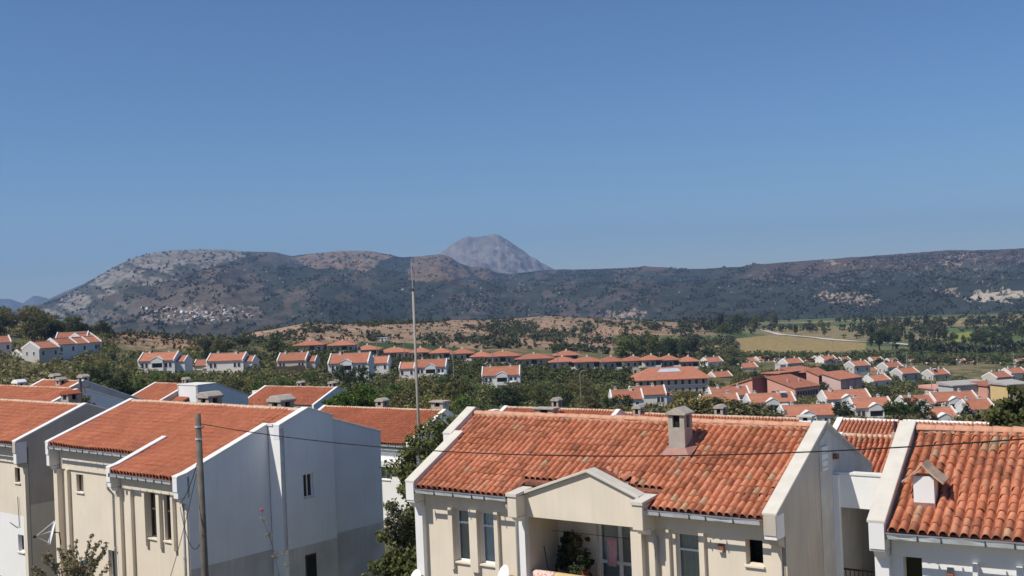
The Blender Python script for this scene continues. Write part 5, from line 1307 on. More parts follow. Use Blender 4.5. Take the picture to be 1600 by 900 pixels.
def far_hip(label, u, v, Wm, Y, Dm=11, EH=5.2, Hr=2.6, yaw=0.0, wall='far_cream', group='hipped-roof buildings below the brown hill'):
    P = ray(u, v) * Y
    r = tag(empty('building', P, -yaw), label, 'building', group); h2 = Wm / 2; o = .9
    MB().box(-h2, h2, 0, Dm, -3, EH).build('wall', wall, r)
    a = max(.3, h2 + o - (Dm / 2 + o) * .95); ym = Dm / 2
    vs = [(-h2 - o, -o, EH), (h2 + o, -o, EH), (h2 + o, Dm + o, EH), (-h2 - o, Dm + o, EH), (-a, ym, EH + Hr), (a, ym, EH + Hr)]
    vs += [(x_, y_, z_ - .18) for x_, y_, z_ in vs[:4]]
    rf_ = MB().add(vs, [(0, 1, 5, 4), (1, 2, 5), (2, 3, 4, 5), (3, 0, 4), (9, 8, 7, 6), (0, 6, 7, 1), (1, 7, 8, 2), (2, 8, 9, 3), (3, 9, 6, 0)]).build('roof', 'far_tile', r)
    MB().box(-.3, .3, ym - .8, ym - .2, EH + Hr - .9, EH + Hr + .5).build('chimney', 'far_white', rf_)
    n = max(3, int(Wm / 2.4))
    for i in range(n):
        x = -h2 + Wm * (i + .5) / n
        if i % 4 == 2: MB().box(x - 1.0, x + 1.0, -.02, .03, EH - 2.9, EH - .5).build('loggia_shade_panel', 'far_pane', r); MB().box(x - 1.05, x + 1.05, -.25, -.1, EH - 2.95, EH - 2.1).build('loggia_rail', 'far_white', r)  # loggia is a flat dark panel, coloured as the shade of a recess
        else: far_window(r, x, EH - 2.2, 0, .9, 1.35)
        far_window(r, x, EH - 4.9, 0, .9, 1.25)
    wpx = (h2 + o) * FPX / Y
    PROT.append((u - wpx, v - (EH + Hr) * FPX / Y, u + wpx, v - EH * .75 * FPX / Y, Y))
G_L = 'white houses on the middle slope at left'
far_gable('white house with lower right wing, leftmost on the middle slope', 245, 591, 327, 10.8, 8, 5.2, 2.0, .05, wing=1, group=G_L)
far_gable('white house with stepped red roof, second from left on the middle slope', 352, 587, 340, 11.3, 8, 4.6, 1.9, .05, wing=1, ped=False, group=G_L)
far_gable('low red-roofed house behind a dark stone garden wall on the middle slope', 456, 583, 350, 9.2, 8, 4.0, 2.0, .05, wing=1, ped=False, wall='far_cream', group=G_L)
far_gable('white house with pediment behind two dark trees on the middle slope', 545, 599, 326, 12.0, 8, 6.0, 2.4, .08, group=G_L)
far_gable('small red roof to the right of the pedimented white house', 594, 589, 365, 5.5, 7, 4.6, 1.8, .05, ped=False, chim=0, group=G_L)
far_gable('small red roof left of the mast-side white house', 636, 596, 360, 5, 7, 4.2, 1.6, .05, ped=False, chim=0, group=G_L)
far_gable('white house with pediment just right of the tall mast', 673, 595, 370, 10.5, 8, 4.6, 2.1, .05, group=G_L)
far_gable('white house with pediment alone among the thicket trees, centre', 783, 608, 350, 12.0, 8, 4.4, 2.3, .05, group=G_L)
far_gable('tiny red roof between the two leftmost middle-slope houses', 313, 585, 350, 4.5, 6, 2.8, 1.4, .05, ped=False, chim=0, wins=False, group=G_L)
sw = tag(MB().box(-5.2, 4.0, -.3, .3, -2, 1.7).prism([(-5.2, 1.7), (-4.2, 2.1), (-1, 1.9), (2.5, 2.2), (4, 1.7)], 'y', -.3, .3).build('garden_wall', 'wood_dark'), 'dark stone garden wall in front of the low middle-slope house', 'wall'); sw.location = ray(457, 582) * 343
# grey cluster at far left
G_C = 'pale terraced houses on the far left rise'
for lb, u, v, Y, Lh, D, EH, yaw, wl in [('large pale blank-sided house, nearest in the far left cluster', 78, 573, 318, 6.5, 8.0, 5.4, -1.0, 'far_grey2'), ('low pale house with porch at left foot of the cluster', 48, 570, 326, 5.0, 6.0, 2.6, -1.0, 'far_grey2'),
                                     ('white house with tall shaded end in the middle of the far left cluster', 106, 569, 336, 6.5, 7.5, 6.0, -.95, 'far_white'), ('pale house with red roof behind the cluster centre', 122, 561, 348, 8, 7, 4.8, -.95, 'far_white'),
                                     ('pale house with red roof at right end of far left cluster', 140, 558, 352, 8.5, 7.5, 4.6, -.9, 'far_white'), ('pinkish red-roofed house, topmost in the far left cluster', 112, 544, 372, 10, 7, 3.4, -.2, 'pink_pale'), ('white house top right of the far left cluster', 140, 546, 372, 6, 7, 3.6, -1.0, 'far_white'),
                                     ('red roof peeping at the left picture edge above the trees', 4, 551, 330, 5, 7, 3.0, -.6, 'far_white')]:
    far_gable(lb, u, v, Y, Lh, D, EH, 1.7, yaw, wl, ped=False, group=G_C, chim=0)
# right side
G_R = 'white houses between the school and the near roofs'
for lb, u, v, Y, Lh, EH, ped in [('white house with dormer porch left of the large grey building', 981, 643, 270, 7.8, 3.0, False), ('red roof just behind the dormer-porch house, below the grey building', 1014, 634, 292, 9.3, 2.9, False),
                                 ('red-roofed house with bluish wall beside the pink school', 1142, 634, 300, 10.5, 2.8, False), ('red roof half hidden by olive trees, centre right', 1128, 650, 262, 9, 2.8, False),
                                 ('white house with central pediment and two window pairs, right of centre', 1208, 646, 285, 11.8, 2.9, True), ('red roof with small gable directly above the right house link', 1268, 666, 250, 12, 2.5, True),
                                 ('white house with pediment right below the pink school', 1326, 643, 292, 11.8, 3.4, True), ('white house with tall white left wall and yard canopies', 1366, 658, 268, 9.5, 3.3, True),
                                 ('red-roofed house behind the large dark pine, right', 1446, 648, 285, 10, 2.7, True), ('white house with pediment right of the large dark pine', 1496, 653, 285, 11.3, 4.4, True),
                                 ('small red-roofed house at right beside the poplar tree', 1535, 660, 268, 6.5, 3.2, False), ('small red gable roof below the large dark pine', 1476, 670, 238, 6.3, 2.3, True)]:
    far_gable(lb, u, v, Y, Lh, 8, EH, 1.75, .0, 'far_white', ped=ped, group=G_R)
# valley houses with white gable to the left: labelled by the row they stand in
T3 = [(1118, 578, 36), (1131, 599, 40), (1177, 574, 30), (1195, 571, 28), (1172, 587, 36), (1204, 581, 33), (1243, 579, 38), (1268, 574, 28), (1298, 574, 33), (1347, 581, 38), (1372, 571, 26), (1363, 593, 36), (1378, 608, 44), (1399, 585, 38),
      (1416, 583, 28), (1439, 586, 30), (1456, 575, 24), (1423, 596, 42), (1471, 597, 40), (1519, 576, 22), (1541, 603, 36), (1569, 600, 42), (1592, 597, 40), (996, 587, 28), (1085, 588, 26), (1098, 601, 30), (1222, 571, 22), (1283, 567, 20), (1322, 570, 22), (1336, 594, 26), (1396, 570, 20), (1431, 571, 22), (1449, 597, 28), (1484, 582, 24), (1500, 590, 30), (1505, 571, 18), (1544, 585, 28), (1560, 577, 22), (1578, 583, 26), (1598, 574, 24), (1523, 595, 30)]
ORD = ['first', 'second', 'third', 'fourth', 'fifth', 'sixth', 'seventh', 'eighth', 'ninth', 'tenth', 'eleventh', 'twelfth', 'thirteenth', 'fourteenth', 'fifteenth', 'sixteenth', 'seventeenth', 'eighteenth', 'nineteenth', 'twentieth', 'twenty-first', 'twenty-second', 'twenty-third', 'twenty-fourth', 'twenty-fifth', 'twenty-sixth', 'twenty-seventh', 'twenty-eighth', 'twenty-ninth', 'thirtieth']
T3.sort()
lo = [t_ for t_ in T3 if t_[1] > 584]; hi = [t_ for t_ in T3 if t_[1] <= 584]
for rowname, L_ in (('lower row', lo), ('upper row', hi)):
    for i, (u, v, w) in enumerate(L_):
        Y = FPX * 10.3 / w
        Y = min(max(Y, 400), 560)
        sc_ = w * Y / FPX / 10.3
        far_gable('white-gabled valley house, %s from left in the %s' % (ORD[i], rowname), u, v, Y, 8 * sc_, 7 * sc_, (2.7 + .5 * ((u * 7) % 3)) * sc_, 1.7 * sc_, -.28 - .04 * ((u * 3) % 4), ['far_white', 'far_cream', 'far_white', 'far_grey2'][u % 4], ped=False, chim=1 if w > 30 else 0, group='white-gabled houses in the valley')
HP = [(482, 550, 50), (533, 550, 46), (572, 557, 44), (615, 561, 56), (656, 561, 34), (688, 562, 36), (722, 563, 38), (752, 568, 36), (786, 574, 58), (835, 578, 60), (886, 567, 42), (880, 583, 46), (919, 583, 48), (957, 583, 38), (992, 573, 36), (1020, 572, 32), (1048, 572, 32), (1078, 574, 32)]
for i, (u, v, w) in enumerate(HP):
    Y = float(np.interp(u, [480, 620, 760, 960, 1080], [430, 440, 420, 400, 440])) + (22 if u in (886, 992) else 0)
    far_hip('cream hipped-roof building, %s from left in the row below the brown hill' % ORD[i], u, v, w * Y / FPX - 1.6, Y, 10, 2.7 if u < 760 else (2.4 if u > 960 else (3.0 if u == 886 else 4.2)), 1.65)
# large grey building
P = ray(1051, 615) * 372
g_ = tag(empty('building', P, 0), 'large grey public building with broad hipped roof and pale skylight', 'building')
MB().box(-11.8, 11.8, 0, 14, -3, 4.9).build('wall', 'far_grey2', g_)
MB().box(-11.85, 11.85, -.04, 0.0, 2.6, 2.8).build('string_course', 'far_white', g_)
vs = [(-13.2, -1.3, 4.9), (13.2, -1.3, 4.9), (13.2, 15.3, 4.9), (-13.2, 15.3, 4.9), (-7.0, 6.5, 8.4), (7.8, 6.5, 8.4)]; vs += [(x_, y_, z_ - .25) for x_, y_, z_ in vs[:4]]
rf_ = MB().add(vs, [(0, 1, 5, 4), (1, 2, 5), (2, 3, 4, 5), (3, 0, 4), (9, 8, 7, 6), (0, 6, 7, 1), (1, 7, 8, 2), (2, 8, 9, 3), (3, 9, 6, 0)]).build('roof', 'far_tile', g_)
kk = 3.5 / 7.8
MB().add([(-4.6, 3.2, 4.9 + 4.5 * kk + .12), (3.6, 3.2, 4.9 + 4.5 * kk + .12), (2.8, 5.4, 4.9 + 6.7 * kk + .12), (-3.2, 5.4, 4.9 + 6.7 * kk + .12)], [(0, 1, 2, 3)]).build('skylight', 'pale_roof', rf_)
for i in range(10):
    for zz in (.2, 2.95): far_window(g_, -10.4 + i * 2.3, zz, 0, .95, 1.55)
PROT.append((988, 568, 1114, 606, 372))
# pink school: several volumes under monopitch roofs
P = ray(1240, 627) * 332
s_ = tag(empty('school', P, 0), 'large pink school complex with orange roofs and shaded dark red walls', 'building')
def school_block(u, v, Y, lx, ly, hf, hb, wl, wr, nwin=0, wz=(1.0, 2.4), yaw=-.6, slope_roof=True):
    """volume set at an angle: gable end to the left front, eaves wall to the right front"""
    q = ray(u, v) * Y - P; r0 = (Matrix.Rotation(-yaw, 4, 'Z'))
    def T(x, y, z): w = r0 @ Vector((x, y, z)); return (w.x + q[0], w.y + q[1], w.z + q[2])
    def quad(name, mat, pts): return MB().add([T(*p_) for p_ in pts], [tuple(range(len(pts)))]).build(name, mat, s_)
    MB().add([T(*p_) for p_ in ((0, 0, -3), (0, ly, -3), (0, ly, hb), (0, 0, hf), (.25, 0, -3), (.25, ly, -3), (.25, ly, hb), (.25, 0, hf))], [(0, 1, 2, 3), (7, 6, 5, 4), (0, 4, 5, 1), (2, 6, 7, 3), (0, 3, 7, 4)]).build('end_wall', wl, s_)
    MB().add([T(*p_) for p_ in ((.25, 0, -3), (lx, 0, -3), (lx, 0, hf), (.25, 0, hf), (.25, ly, -3), (lx, ly, -3), (lx, ly, hb), (.25, ly, hb))], [(0, 1, 2, 3), (7, 6, 5, 4), (1, 5, 6, 2), (3, 2, 6, 7)]).build('wall', wr, s_)
    k = (hb - hf) / ly; o = .5; rp = [(-.4, -o, hf - o * k + .15), (lx + .4, -o, hf - o * k + .15), (lx + .4, ly + o, hb + o * k + .15), (-.4, ly + o, hb + o * k + .15)]
    MB().add([T(*p_) for p_ in rp] + [T(x_, y_, z_ - .3) for x_, y_, z_ in rp], [(0, 1, 2, 3), (7, 6, 5, 4), (0, 4, 5, 1), (1, 5, 6, 2), (2, 6, 7, 3), (3, 7, 4, 0)]).build('roof', 'far_tile', s_)
    for i in range(nwin):
        x = .8 + (lx - 1.2) * i / nwin; w_ = (lx - 1.2) / nwin * .72
        MB().add([T(*p_) for p_ in ((x, -.08, wz[0]), (x + w_, -.08, wz[0]), (x + w_, -.08, wz[1]), (x, -.08, wz[1]), (x, .02, wz[0]), (x + w_, .02, wz[0]), (x + w_, .02, wz[1]), (x, .02, wz[1]))], [(0, 1, 2, 3), (0, 4, 5, 1), (1, 5, 6, 2), (2, 6, 7, 3), (3, 7, 4, 0)]).build('window', 'far_pane', s_)
    return T
school_block(1176, 622, 338, 10.5, 9.8, 5.9, 3.2, 'pink_wall', 'pink_shaded')
school_block(1218, 604, 356, 9, 7, 4.2, 4.0, 'pink_shaded', 'pink_shaded')
school_block(1250, 606, 362, 10, 8, 4.8, 6.0, 'pink_shaded', 'pink_shaded')
T_ = school_block(1243, 627, 330, 10.4, 10.9, 3.9, 6.6, 'pink_wall', 'pink_pale', 8, (1.3, 2.8))
MB().add([T_(-.07, 7.4, .9), T_(-.07, 9.2, .9), T_(-.07, 9.2, 2.6), T_(-.07, 7.4, 2.6)], [(0, 1, 2, 3)]).build('window', 'far_pane', s_)
for x_ in (2.5, 7.5): MB().tube([T_(x_, 5, 4.8), T_(x_, 5, 6.1)], .3, 8).build('chimney', 'pink_pale', s_)
T_ = school_block(1314, 618, 345, 10.0, 7.2, 5.0, 6.6, 'pink_pale', 'pink_pale', 4, (.8, 2.0))
for x_ in (3.2, 6.6): MB().add([T_(x_, -.1, -1), T_(x_ + .25, -.1, -1), T_(x_ + .25, -.1, 4.9), T_(x_, -.1, 4.9)], [(0, 1, 2, 3)]).build('pier', 'pink_shaded', s_)
school_block(1280, 612, 352, 5.5, 5, 5.2, 6.8, 'pink_wall', 'pink_shaded')
PROT.append((1138, 570, 1348, 612, 332))
for lb, u, v, Y, w, h, m_, rm in [('long low grey flat-roofed shed above the right pediment house', 1520, 621, 325, 13, 3.6, 'far_grey2', 'far_grey'), ('low pink flat-roofed annex beside the grey shed', 1478, 620, 335, 8, 2.4, 'pink_pale', 'pink_wall'), ('low reddish shed right of the grey flat roof', 1556, 619, 322, 5.5, 3.0, 'pink_wall', 'far_tile'), ('yellow-walled building with grey roof at right edge', 1592, 627, 300, 7, 4.4, 'yellow_wall', 'far_grey')]:
    P = ray(u, v) * Y; r = tag(empty('shed', P, .25), lb, 'building'); MB().box(-w / 2, w / 2, 0, 7, -3, h).build('wall', m_, r)
    MB().prism([(-.4, h + .002), (7.4, h + .002), (7.4, h + .9), (-.4, h + .3)], 'x', -w / 2 - .4, w / 2 + .4).build('roof', rm, r); far_window(r, 0, 1.0, 0, 1.2, 1.2); far_window(r, -w / 3, 1.0, 0, 1.0, 1.2)
    PROT.append((u - w / 2 * FPX / Y, v - (h + 1) * FPX / Y, u + w / 2 * FPX / Y, v - 3, Y))
for lb, u, v, w, h, dp in [('tiny white tower block on the crest of the brown hill', 474, 505, 2.6, 3.0, 3), ('white shed near the orchard on the brown hill', 597, 533, 5.5, 1.6, 4), ('long white shed left of the brown hill, left one', 335, 530, 5, 1.5, 4), ('long white shed left of the brown hill, right one', 353, 530, 6, 1.7, 4)]:
    P = hit(u, v, 400); r = tag(empty('hut', P, .0), lb, 'hut'); MB().box(-w / 2, w / 2, 0, dp, -2, h).build('wall', 'far_white', r); MB().box(-w / 2 - .2, w / 2 + .2, -.2, dp + .2, h + .002, h + .22).build('roof', 'far_white' if u < 590 else 'pale_roof', r); MB().box(-.4, .4, -.05, -.01, 0, min(2, h - .3)).build('door', 'wood_dark', r)
for i, (u, v) in enumerate([(1033, 496), (1085, 498), (1113, 503)]):
    Yd = 1420; P = ray(u, v) * Yd; P[2] = ztf(P[0], Yd); r = tag(empty('greenhouse', P, 0), 'long white greenhouse at the mountain foot, %s from left' % ORD[i], 'greenhouse', 'white greenhouses at the mountain foot')
    MB().prism([(-4, 0), (4, 0), (4, 3.5), (0, 5.5), (-4, 3.5)], 'x', -8 - 4 * i, 8 + 4 * i).build('cover', 'far_white', r); MB().box(-1.2, 1.2, -4.06, -4.0, 0, 2.6).build('door', 'far_grey', r)

# ------------------------------------------------------------------ utility poles in the valley
def pole(u, v0, v1, Y, label, arm=True, name='utility_pole', grp='utility poles of the valley'):
    P = ray(u, v1) * Y; h = (v1 - v0) * Y / FPX; g0 = ztf(P[0], Y); base = min(0, g0 - P[2])
    r = tag(empty(name, (P[0], Y, P[2] + base)), label, 'pole' if arm else 'street lamp', grp)
    MB().tube([(0, 0, -.5), (0, 0, h - base)], [min(.17, Y * .0004), min(.11, Y * .0003)], 6).build('shaft', 'mast', r)
    if arm: MB().box(-1.0, 1.0, -.07, .07, h - base - .7, h - base - .52).build('crossarm', 'mast', r)
    else: MB().tube([(0, 0, h - base), (.5, 0, h - base + .35), (1.3, 0, h - base + .4)], .07, 5).build('lamp_arm', 'mast', r)
PL = [(700, 537, 562, 432), (709, 548, 592, 362), (770, 539, 566, 415), (872, 549, 578, 395), (941, 548, 583, 395), (986, 549, 574, 440), (1031, 549, 574, 445), (1076, 548, 574, 450), (1121, 550, 572, 500), (1154, 538, 554, 610), (1218, 547, 572, 505), (1301, 531, 551, 620), (1316, 548, 573, 520), (1394, 553, 570, 530), (1417, 549, 578, 500), (1497, 556, 574, 520), (1527, 557, 575, 520), (1584, 551, 578, 500), (559, 533, 558, 430), (589, 531, 556, 435), (632, 531, 558, 436)]
for i, (u, v0, v1, Y) in enumerate(sorted(PL)): pole(u, v0, v1, Y, 'thin pale utility pole with crossarm, %s from left along the valley houses' % ORD[i])
tp = tag(empty('utility_pole', (*(ray(127, 640) * 60)[:2], ztf(*(ray(127, 640) * 60)[:2]))), 'thin dark pole standing behind the far left house roofs', 'pole'); hp = (ray(125, 592) * 60)[2] - tp.location.z
MB().tube([(0, 0, -.3), (0, 0, hp)], [.11, .08], 7).build('shaft', 'wood_pole', tp); MB().box(-.5, .5, -.05, .05, hp - .5, hp - .4).build('crossarm', 'wood_pole', tp)
pole(907, 582, 612, 225, 'pale street lamp by the concrete lane in the thicket', False, 'street_lamp', None); pole(1456, 588, 622, 330, 'pale street lamp standing among trees above the right pediment house', False, 'street_lamp', None)
for i, u in enumerate([1290, 1310, 1330, 1352, 1372, 1412, 1431, 1450, 1464, 1484, 1505]):
    P = hit(u, float(np.interp(u, [1206, 1250, 1340, 1440, 1540], [517, 522.5, 530.5, 537.5, 539.5])), 500)
    r = tag(empty('street_lamp', P), 'thin street lamp along the pale valley road, %s from left' % ORD[i], 'street lamp', 'lamps along the valley road')
    MB().tube([(0, 0, -.3), (0, 0, 8)], [.2, .12], 5).build('shaft', 'mast', r); MB().tube([(0, 0, 8), (.6, 0, 8.4), (1.8, 0, 8.5)], .09, 5).build('lamp_arm', 'mast', r)
# ------------------------------------------------------------------ planting
def blocked(u, vt, vb, hw, Y):
    for a, b0, e, d0, Yh in PROT:
        if Y < Yh + 4 and u + hw > a and u - hw < e and vb > b0 and vt < d0: return True
        if abs(Y - Yh) < 9 and a < u < e: return True
    return False
NT = [0]
def plant(label, group, n, ur, Yr, hr, kinds, mats, sink=.1, name='tree', cond=None, tries=14, wid=(.85, 1.2), cat='tree'):
    k = 0
    for _ in range(n * tries):
        if k >= n: break
        u = rnd.uniform(*ur); Y = math.exp(rnd.uniform(math.log(Yr[0]), math.log(Yr[1]))); h = rnd.uniform(*hr)
        P = ground_at(u, Y); uu, vb = proj(*P); vt = vb - h * FPX / Y; hw = h * .45 * FPX / Y
        if cond and not cond(uu, vb, vt, Y): continue
        if blocked(uu, vt, vb, hw, Y): continue
        kd = rnd.choice(kinds); mt = rnd.choice(mats)
        adj = dict(leaf_green='mid-green', leaf_olive='olive-green', leaf_dark='dark green', leaf_yellow='yellowish', leaf_bright='fresh green', leaf_far='dull green')[mt] + dict(broad=' round-crowned ', shrub=' low bushy ', pine=' flat-topped ', tall=' tall narrow ')[kd]
        tree(name, adj + label, group, P, kd, mt, h * (.6 if kd == 'shrub' else 1), rnd.uniform(*wid), sink=sink, cat=cat); k += 1; NT[0] += 1
GR = ['leaf_green', 'leaf_green', 'leaf_olive', 'leaf_dark', 'leaf_yellow', 'leaf_bright']
# single trees one can point to
def spot(label, u, v, Y, vtop, kind, mat, name='tree', wid=1.0):
    P = ray(u, v) * Y; P[2] = ztf(P[0], Y); h = (ray(u, vtop) * Y)[2] - P[2]; tree(name, label, None, P, kind, mat, h, wid)
spot('thin leafy tree top left of the right-edge tree', 1545, 690, 62, 640, 'broad', 'leaf_olive', wid=.75)
spot('large dark pine in front of the white houses at right', 1422, 668, 225, 624, 'pine', 'leaf_dark', 'pine_tree', 1.35)
spot('second dark pine crown joined to the large right pine', 1402, 668, 222, 630, 'pine', 'leaf_pine', 'pine_tree', 1.1)
spot('small olive tree just right of the large dark pine', 1452, 672, 228, 640, 'broad', 'leaf_olive')
spot('dark tree before the tall white left wall at right', 1316, 660, 250, 628, 'broad', 'leaf_dark')
spot('slim tree before the pediment house right of the pine', 1510, 664, 245, 630, 'tall', 'leaf_dark')
spot('dark round tree in front of left house dormer porch', 966, 655, 215, 616, 'broad', 'leaf_dark')
spot('dark tree hiding left of the pediment on the middle slope', 537, 600, 300, 571, 'broad', 'leaf_dark')
spot('dark tree hiding right of the pediment on the middle slope', 561, 602, 300, 573, 'broad', 'leaf_dark')
spot('tall brownish tree crown on the far left rise', 72, 545, 385, 502, 'broad', 'leaf_brown', wid=1.2)
spot('dark round tree below the brown hill at centre', 875, 560, 470, 537, 'broad', 'leaf_dark', wid=1.3)
spot('bare dark tree top poking up behind the left roof', 138, 648, 58, 610, 'tall', 'leaf_grey', wid=.5)
for lb, u in (('olive tree left of the four in front of the grey building', 1075), ('pale olive tree, second of four in front of the grey building', 1105), ('pale olive tree, third of four in front of the grey building', 1138), ('olive tree right of the four in front of the grey building', 1172)):
    spot(lb, u, 668, 190, 617 + abs(u - 1110) * .16, 'broad', 'leaf_yellow' if u % 2 else 'leaf_olive', 'olive_tree', 1.2)
plant('tree in the dense thicket behind the centre roofs', 'thicket trees behind the centre roofs', 92, (540, 1010), (96, 330), (4.2, 7.0), ['broad', 'broad', 'broad', 'shrub', 'tall'], GR, cond=lambda u, vb, vt, Y: not (838 < u < 898 and vt < 655 and Y < 215))
plant('tree in the thicket below the middle-slope houses', 'thicket trees at left', 56, (140, 545), (135, 318), (3.4, 6.0), ['broad', 'broad', 'shrub', 'tall'], GR)
plant('tree on the far left rise around the cluster', 'trees on the far left rise', 46, (-20, 430), (345, 470), (5, 9), ['broad', 'broad', 'pine', 'tall'], ['leaf_dark', 'leaf_green', 'leaf_olive', 'leaf_far'], cond=lambda u, vb, vt, Y: not (165 < u < 315 and vt < 548))
plant('tree between the white houses at right', 'trees between the right houses', 44, (1000, 1600), (118, 325), (3.6, 6.4), ['broad', 'broad', 'shrub', 'pine'], GR)
plant('tree among the white-gabled valley houses', 'trees among the valley houses', 56, (1085, 1610), (335, 560), (4, 7.5), ['broad', 'pine', 'broad', 'tall'], ['leaf_dark', 'leaf_green', 'leaf_far', 'leaf_olive'])
plant('tree below the brown hill behind the hipped roofs', 'tall trees behind the hipped roofs', 20, (945, 1095), (470, 600), (9, 14), ['broad', 'tall'], ['leaf_dark', 'leaf_green', 'leaf_far'], cond=lambda u, vb, vt, Y: vt > 515)
# uncountable growth: scrub on the slopes, valley hedgerows, forest on the mountains
def mass(name, pts, size, tmpl_n, leaf, mat, seed, zs=1.0, ntm=5, label=None):
    g = np.random.default_rng(seed); pts = np.asarray(pts); size = np.asarray(size)
    Vs, Fs, base = [], [], 0
    tm = []
    for k in range(ntm):
        cl = clumps(seed + k, .72, .62 * zs, .72 * zs, max(3, tmpl_n // 7), .42, .3)
        tm.append(leaf_cloud(seed + k, cl, 7, leaf)[0])
    idx = g.integers(0, ntm, len(pts)); ang = g.uniform(0, 6.28, len(pts))
    for k in range(ntm):
        sel = np.nonzero(idx == k)[0]
        if not len(sel): continue
        T = tm[k]; c_, s2 = np.cos(ang[sel])[:, None], np.sin(ang[sel])[:, None]; S = size[sel][:, None]
        X = (T[None, :, 0] * c_ - T[None, :, 1] * s2) * S + pts[sel, 0][:, None]; Y = (T[None, :, 0] * s2 + T[None, :, 1] * c_) * S + pts[sel, 1][:, None]; Z = T[None, :, 2] * S + pts[sel, 2][:, None] - .12 * S
        Vs.append(np.stack([X, Y, Z], -1).reshape(-1, 3))
    V = np.concatenate(Vs); F = np.arange(len(V)).reshape(-1, 4)
    o = link(name, npmesh(name, V, F), mat); tag(o, label, 'vegetation', kind='stuff')
    return o
def field_pts(n, ur, Yr, seed, keep=None, prot=True, szr=(1, 2)):
    g = np.random.default_rng(seed); u = g.uniform(*ur, n); Y = np.exp(g.uniform(math.log(Yr[0]), math.log(Yr[1]), n))
    x = (u - 800) / FPX * _c * Y; z = zt(x, Y); 
    for _ in range(3):
        pu_, pv_ = proj(x, Y, z); x = x + (u - pu_) / FPX * Y; z = zt(x, Y)
    pu_, pv_ = proj(x, Y, z); s = g.uniform(*szr, n)
    ok = np.ones(n, bool)
    if prot:
        vt = pv_ - s * 1.4 * FPX / Y
        for a, b0, e, d0, Yh in PROT: ok &= ~((Y < Yh + 4) & (pu_ > a - 2) & (pu_ < e + 2) & (pv_ > b0) & (vt < d0)); ok &= ~((np.abs(Y - Yh - 4) < 7) & (pu_ > a) & (pu_ < e))
        ok &= ~((pu_ > 843) & (pu_ < 893) & (pv_ > 608) & (pv_ < 660) & (Y > 100) & (Y < 260))
        ok &= ~((pu_ > 178) & (pu_ < 296) & (pv_ - s * 1.3 * FPX / Y < 545) & (Y > 330))
    if keep is not None: ok &= keep(pu_, pv_, x, Y)
    return np.c_[x, Y, z][ok], s[ok]
p_, s2 = field_pts(5600, (120, 1010), (92, 420), 41, szr=(1.1, 3.0)); mass('scrub', p_, s2, 63, .16, 'leaf_green', 41, label='green scrub filling the slope between the trees')
p_, s2 = field_pts(6500, (990, 1640), (105, 600), 42, szr=(1.0, 3.0)); mass('scrub', p_, s2, 56, .17, 'leaf_olive', 42, label='low scrub between the houses at right')
p_, s2 = field_pts(1800, (-40, 560), (130, 480), 43, szr=(1.0, 3.0)); mass('scrub', p_, s2, 56, .17, 'leaf_olive', 43, label='scrub on the left slope')
p_, s2 = field_pts(1500, (430, 1095), (366, 445), 51, szr=(1.6, 3.4)); mass('scrub', p_, s2, 56, .17, 'leaf_green', 51, label='green scrub between the hipped-roof buildings')
p_, s2 = field_pts(3200, (1090, 1640), (380, 600), 52, szr=(1.4, 3.2)); mass('scrub', p_, s2, 49, .18, 'leaf_green', 52, label='dense green growth between the valley houses')
grove = lambda u, v, x, y: (fbm(x / 38, y / 60, 21, 3) > np.where((u > 560) & (u < 925) & (v > 505) & (v < 535), .46, .60)) & (v > 503)
p_, s2 = field_pts(2600, (380, 1150), (560, 990), 44, keep=grove, prot=False, szr=(1.6, 4.2)); mass('hill_scrub', p_, s2, 42, .24, 'leaf_far', 44, label='dark bushes dotted over the brown hill')
p_, s2 = field_pts(900, (380, 1150), (560, 1000), 45, prot=False, szr=(.8, 1.8)); mass('hill_scrub', p_, s2, 28, .3, 'leaf_brown', 45, label='small dry shrubs over the brown hill')
p_, s2 = field_pts(500, (-40, 420), (440, 660), 46, prot=False, szr=(1.4, 3.6), keep=lambda u, v, x, y: (fbm(x / 30, y / 45, 8, 3) > .47) & ~((u > 175) & (u < 300) & (v > 515) & (v < 545) & (fbm(x / 9, y / 12, 3, 2) < .62))); mass('hill_scrub', p_, s2, 42, .24, 'leaf_far', 46, label='dark bushes on the left hillock')
p_, s2 = field_pts(260, (165, 320), (425, 570), 54, prot=False, szr=(.5, 1.5)); mass('hill_scrub', p_, s2, 28, .3, 'leaf_brown', 54, label='small dry shrubs on the left hillock')
hedge = lambda u, v, x, y: ((vnoise(x / 240 + y / 800, y / 42, 61) > .68) | (fbm(x / 60, y / 90, 15, 3) > .64)) & ~inpoly(u, v, [(1080, 565), (1085, 545), (1128, 528), (1205, 521), (1300, 527), (1440, 538), (1440, 546), (1352, 550), (1230, 556), (1130, 565)]) & ~((u > 1470) & (u < 1525) & (v > 520) & (v < 540))
p_, s2 = field_pts(2600, (1060, 1660), (600, 1400), 47, keep=hedge, prot=False, szr=(2.0, 5.0)); mass('hedgerow', p_, s2, 42, .25, 'leaf_far', 47, zs=1.3, label='hedgerows and groves across the valley floor')
belt = lambda u, v, x, y: ((v > np.where(u < 1400, 556, 544)) & (v < 572) & (fbm(x / 40, y / 60, 19, 3) > .42))
p_, s2 = field_pts(900, (1120, 1650), (540, 720), 48, keep=belt, prot=False, szr=(1.2, 2.6)); mass('hedgerow', p_, s2, 42, .25, 'leaf_dark', 48, zs=1.2, label='dark tree belt behind the valley houses')
p_, s2 = field_pts(900, (280, 1180), (1080, 1500), 49, prot=False, szr=(3, 6)); mass('far_wood', p_, s2, 28, .3, 'leaf_far', 49, label='dark wood at the foot of the mountain')
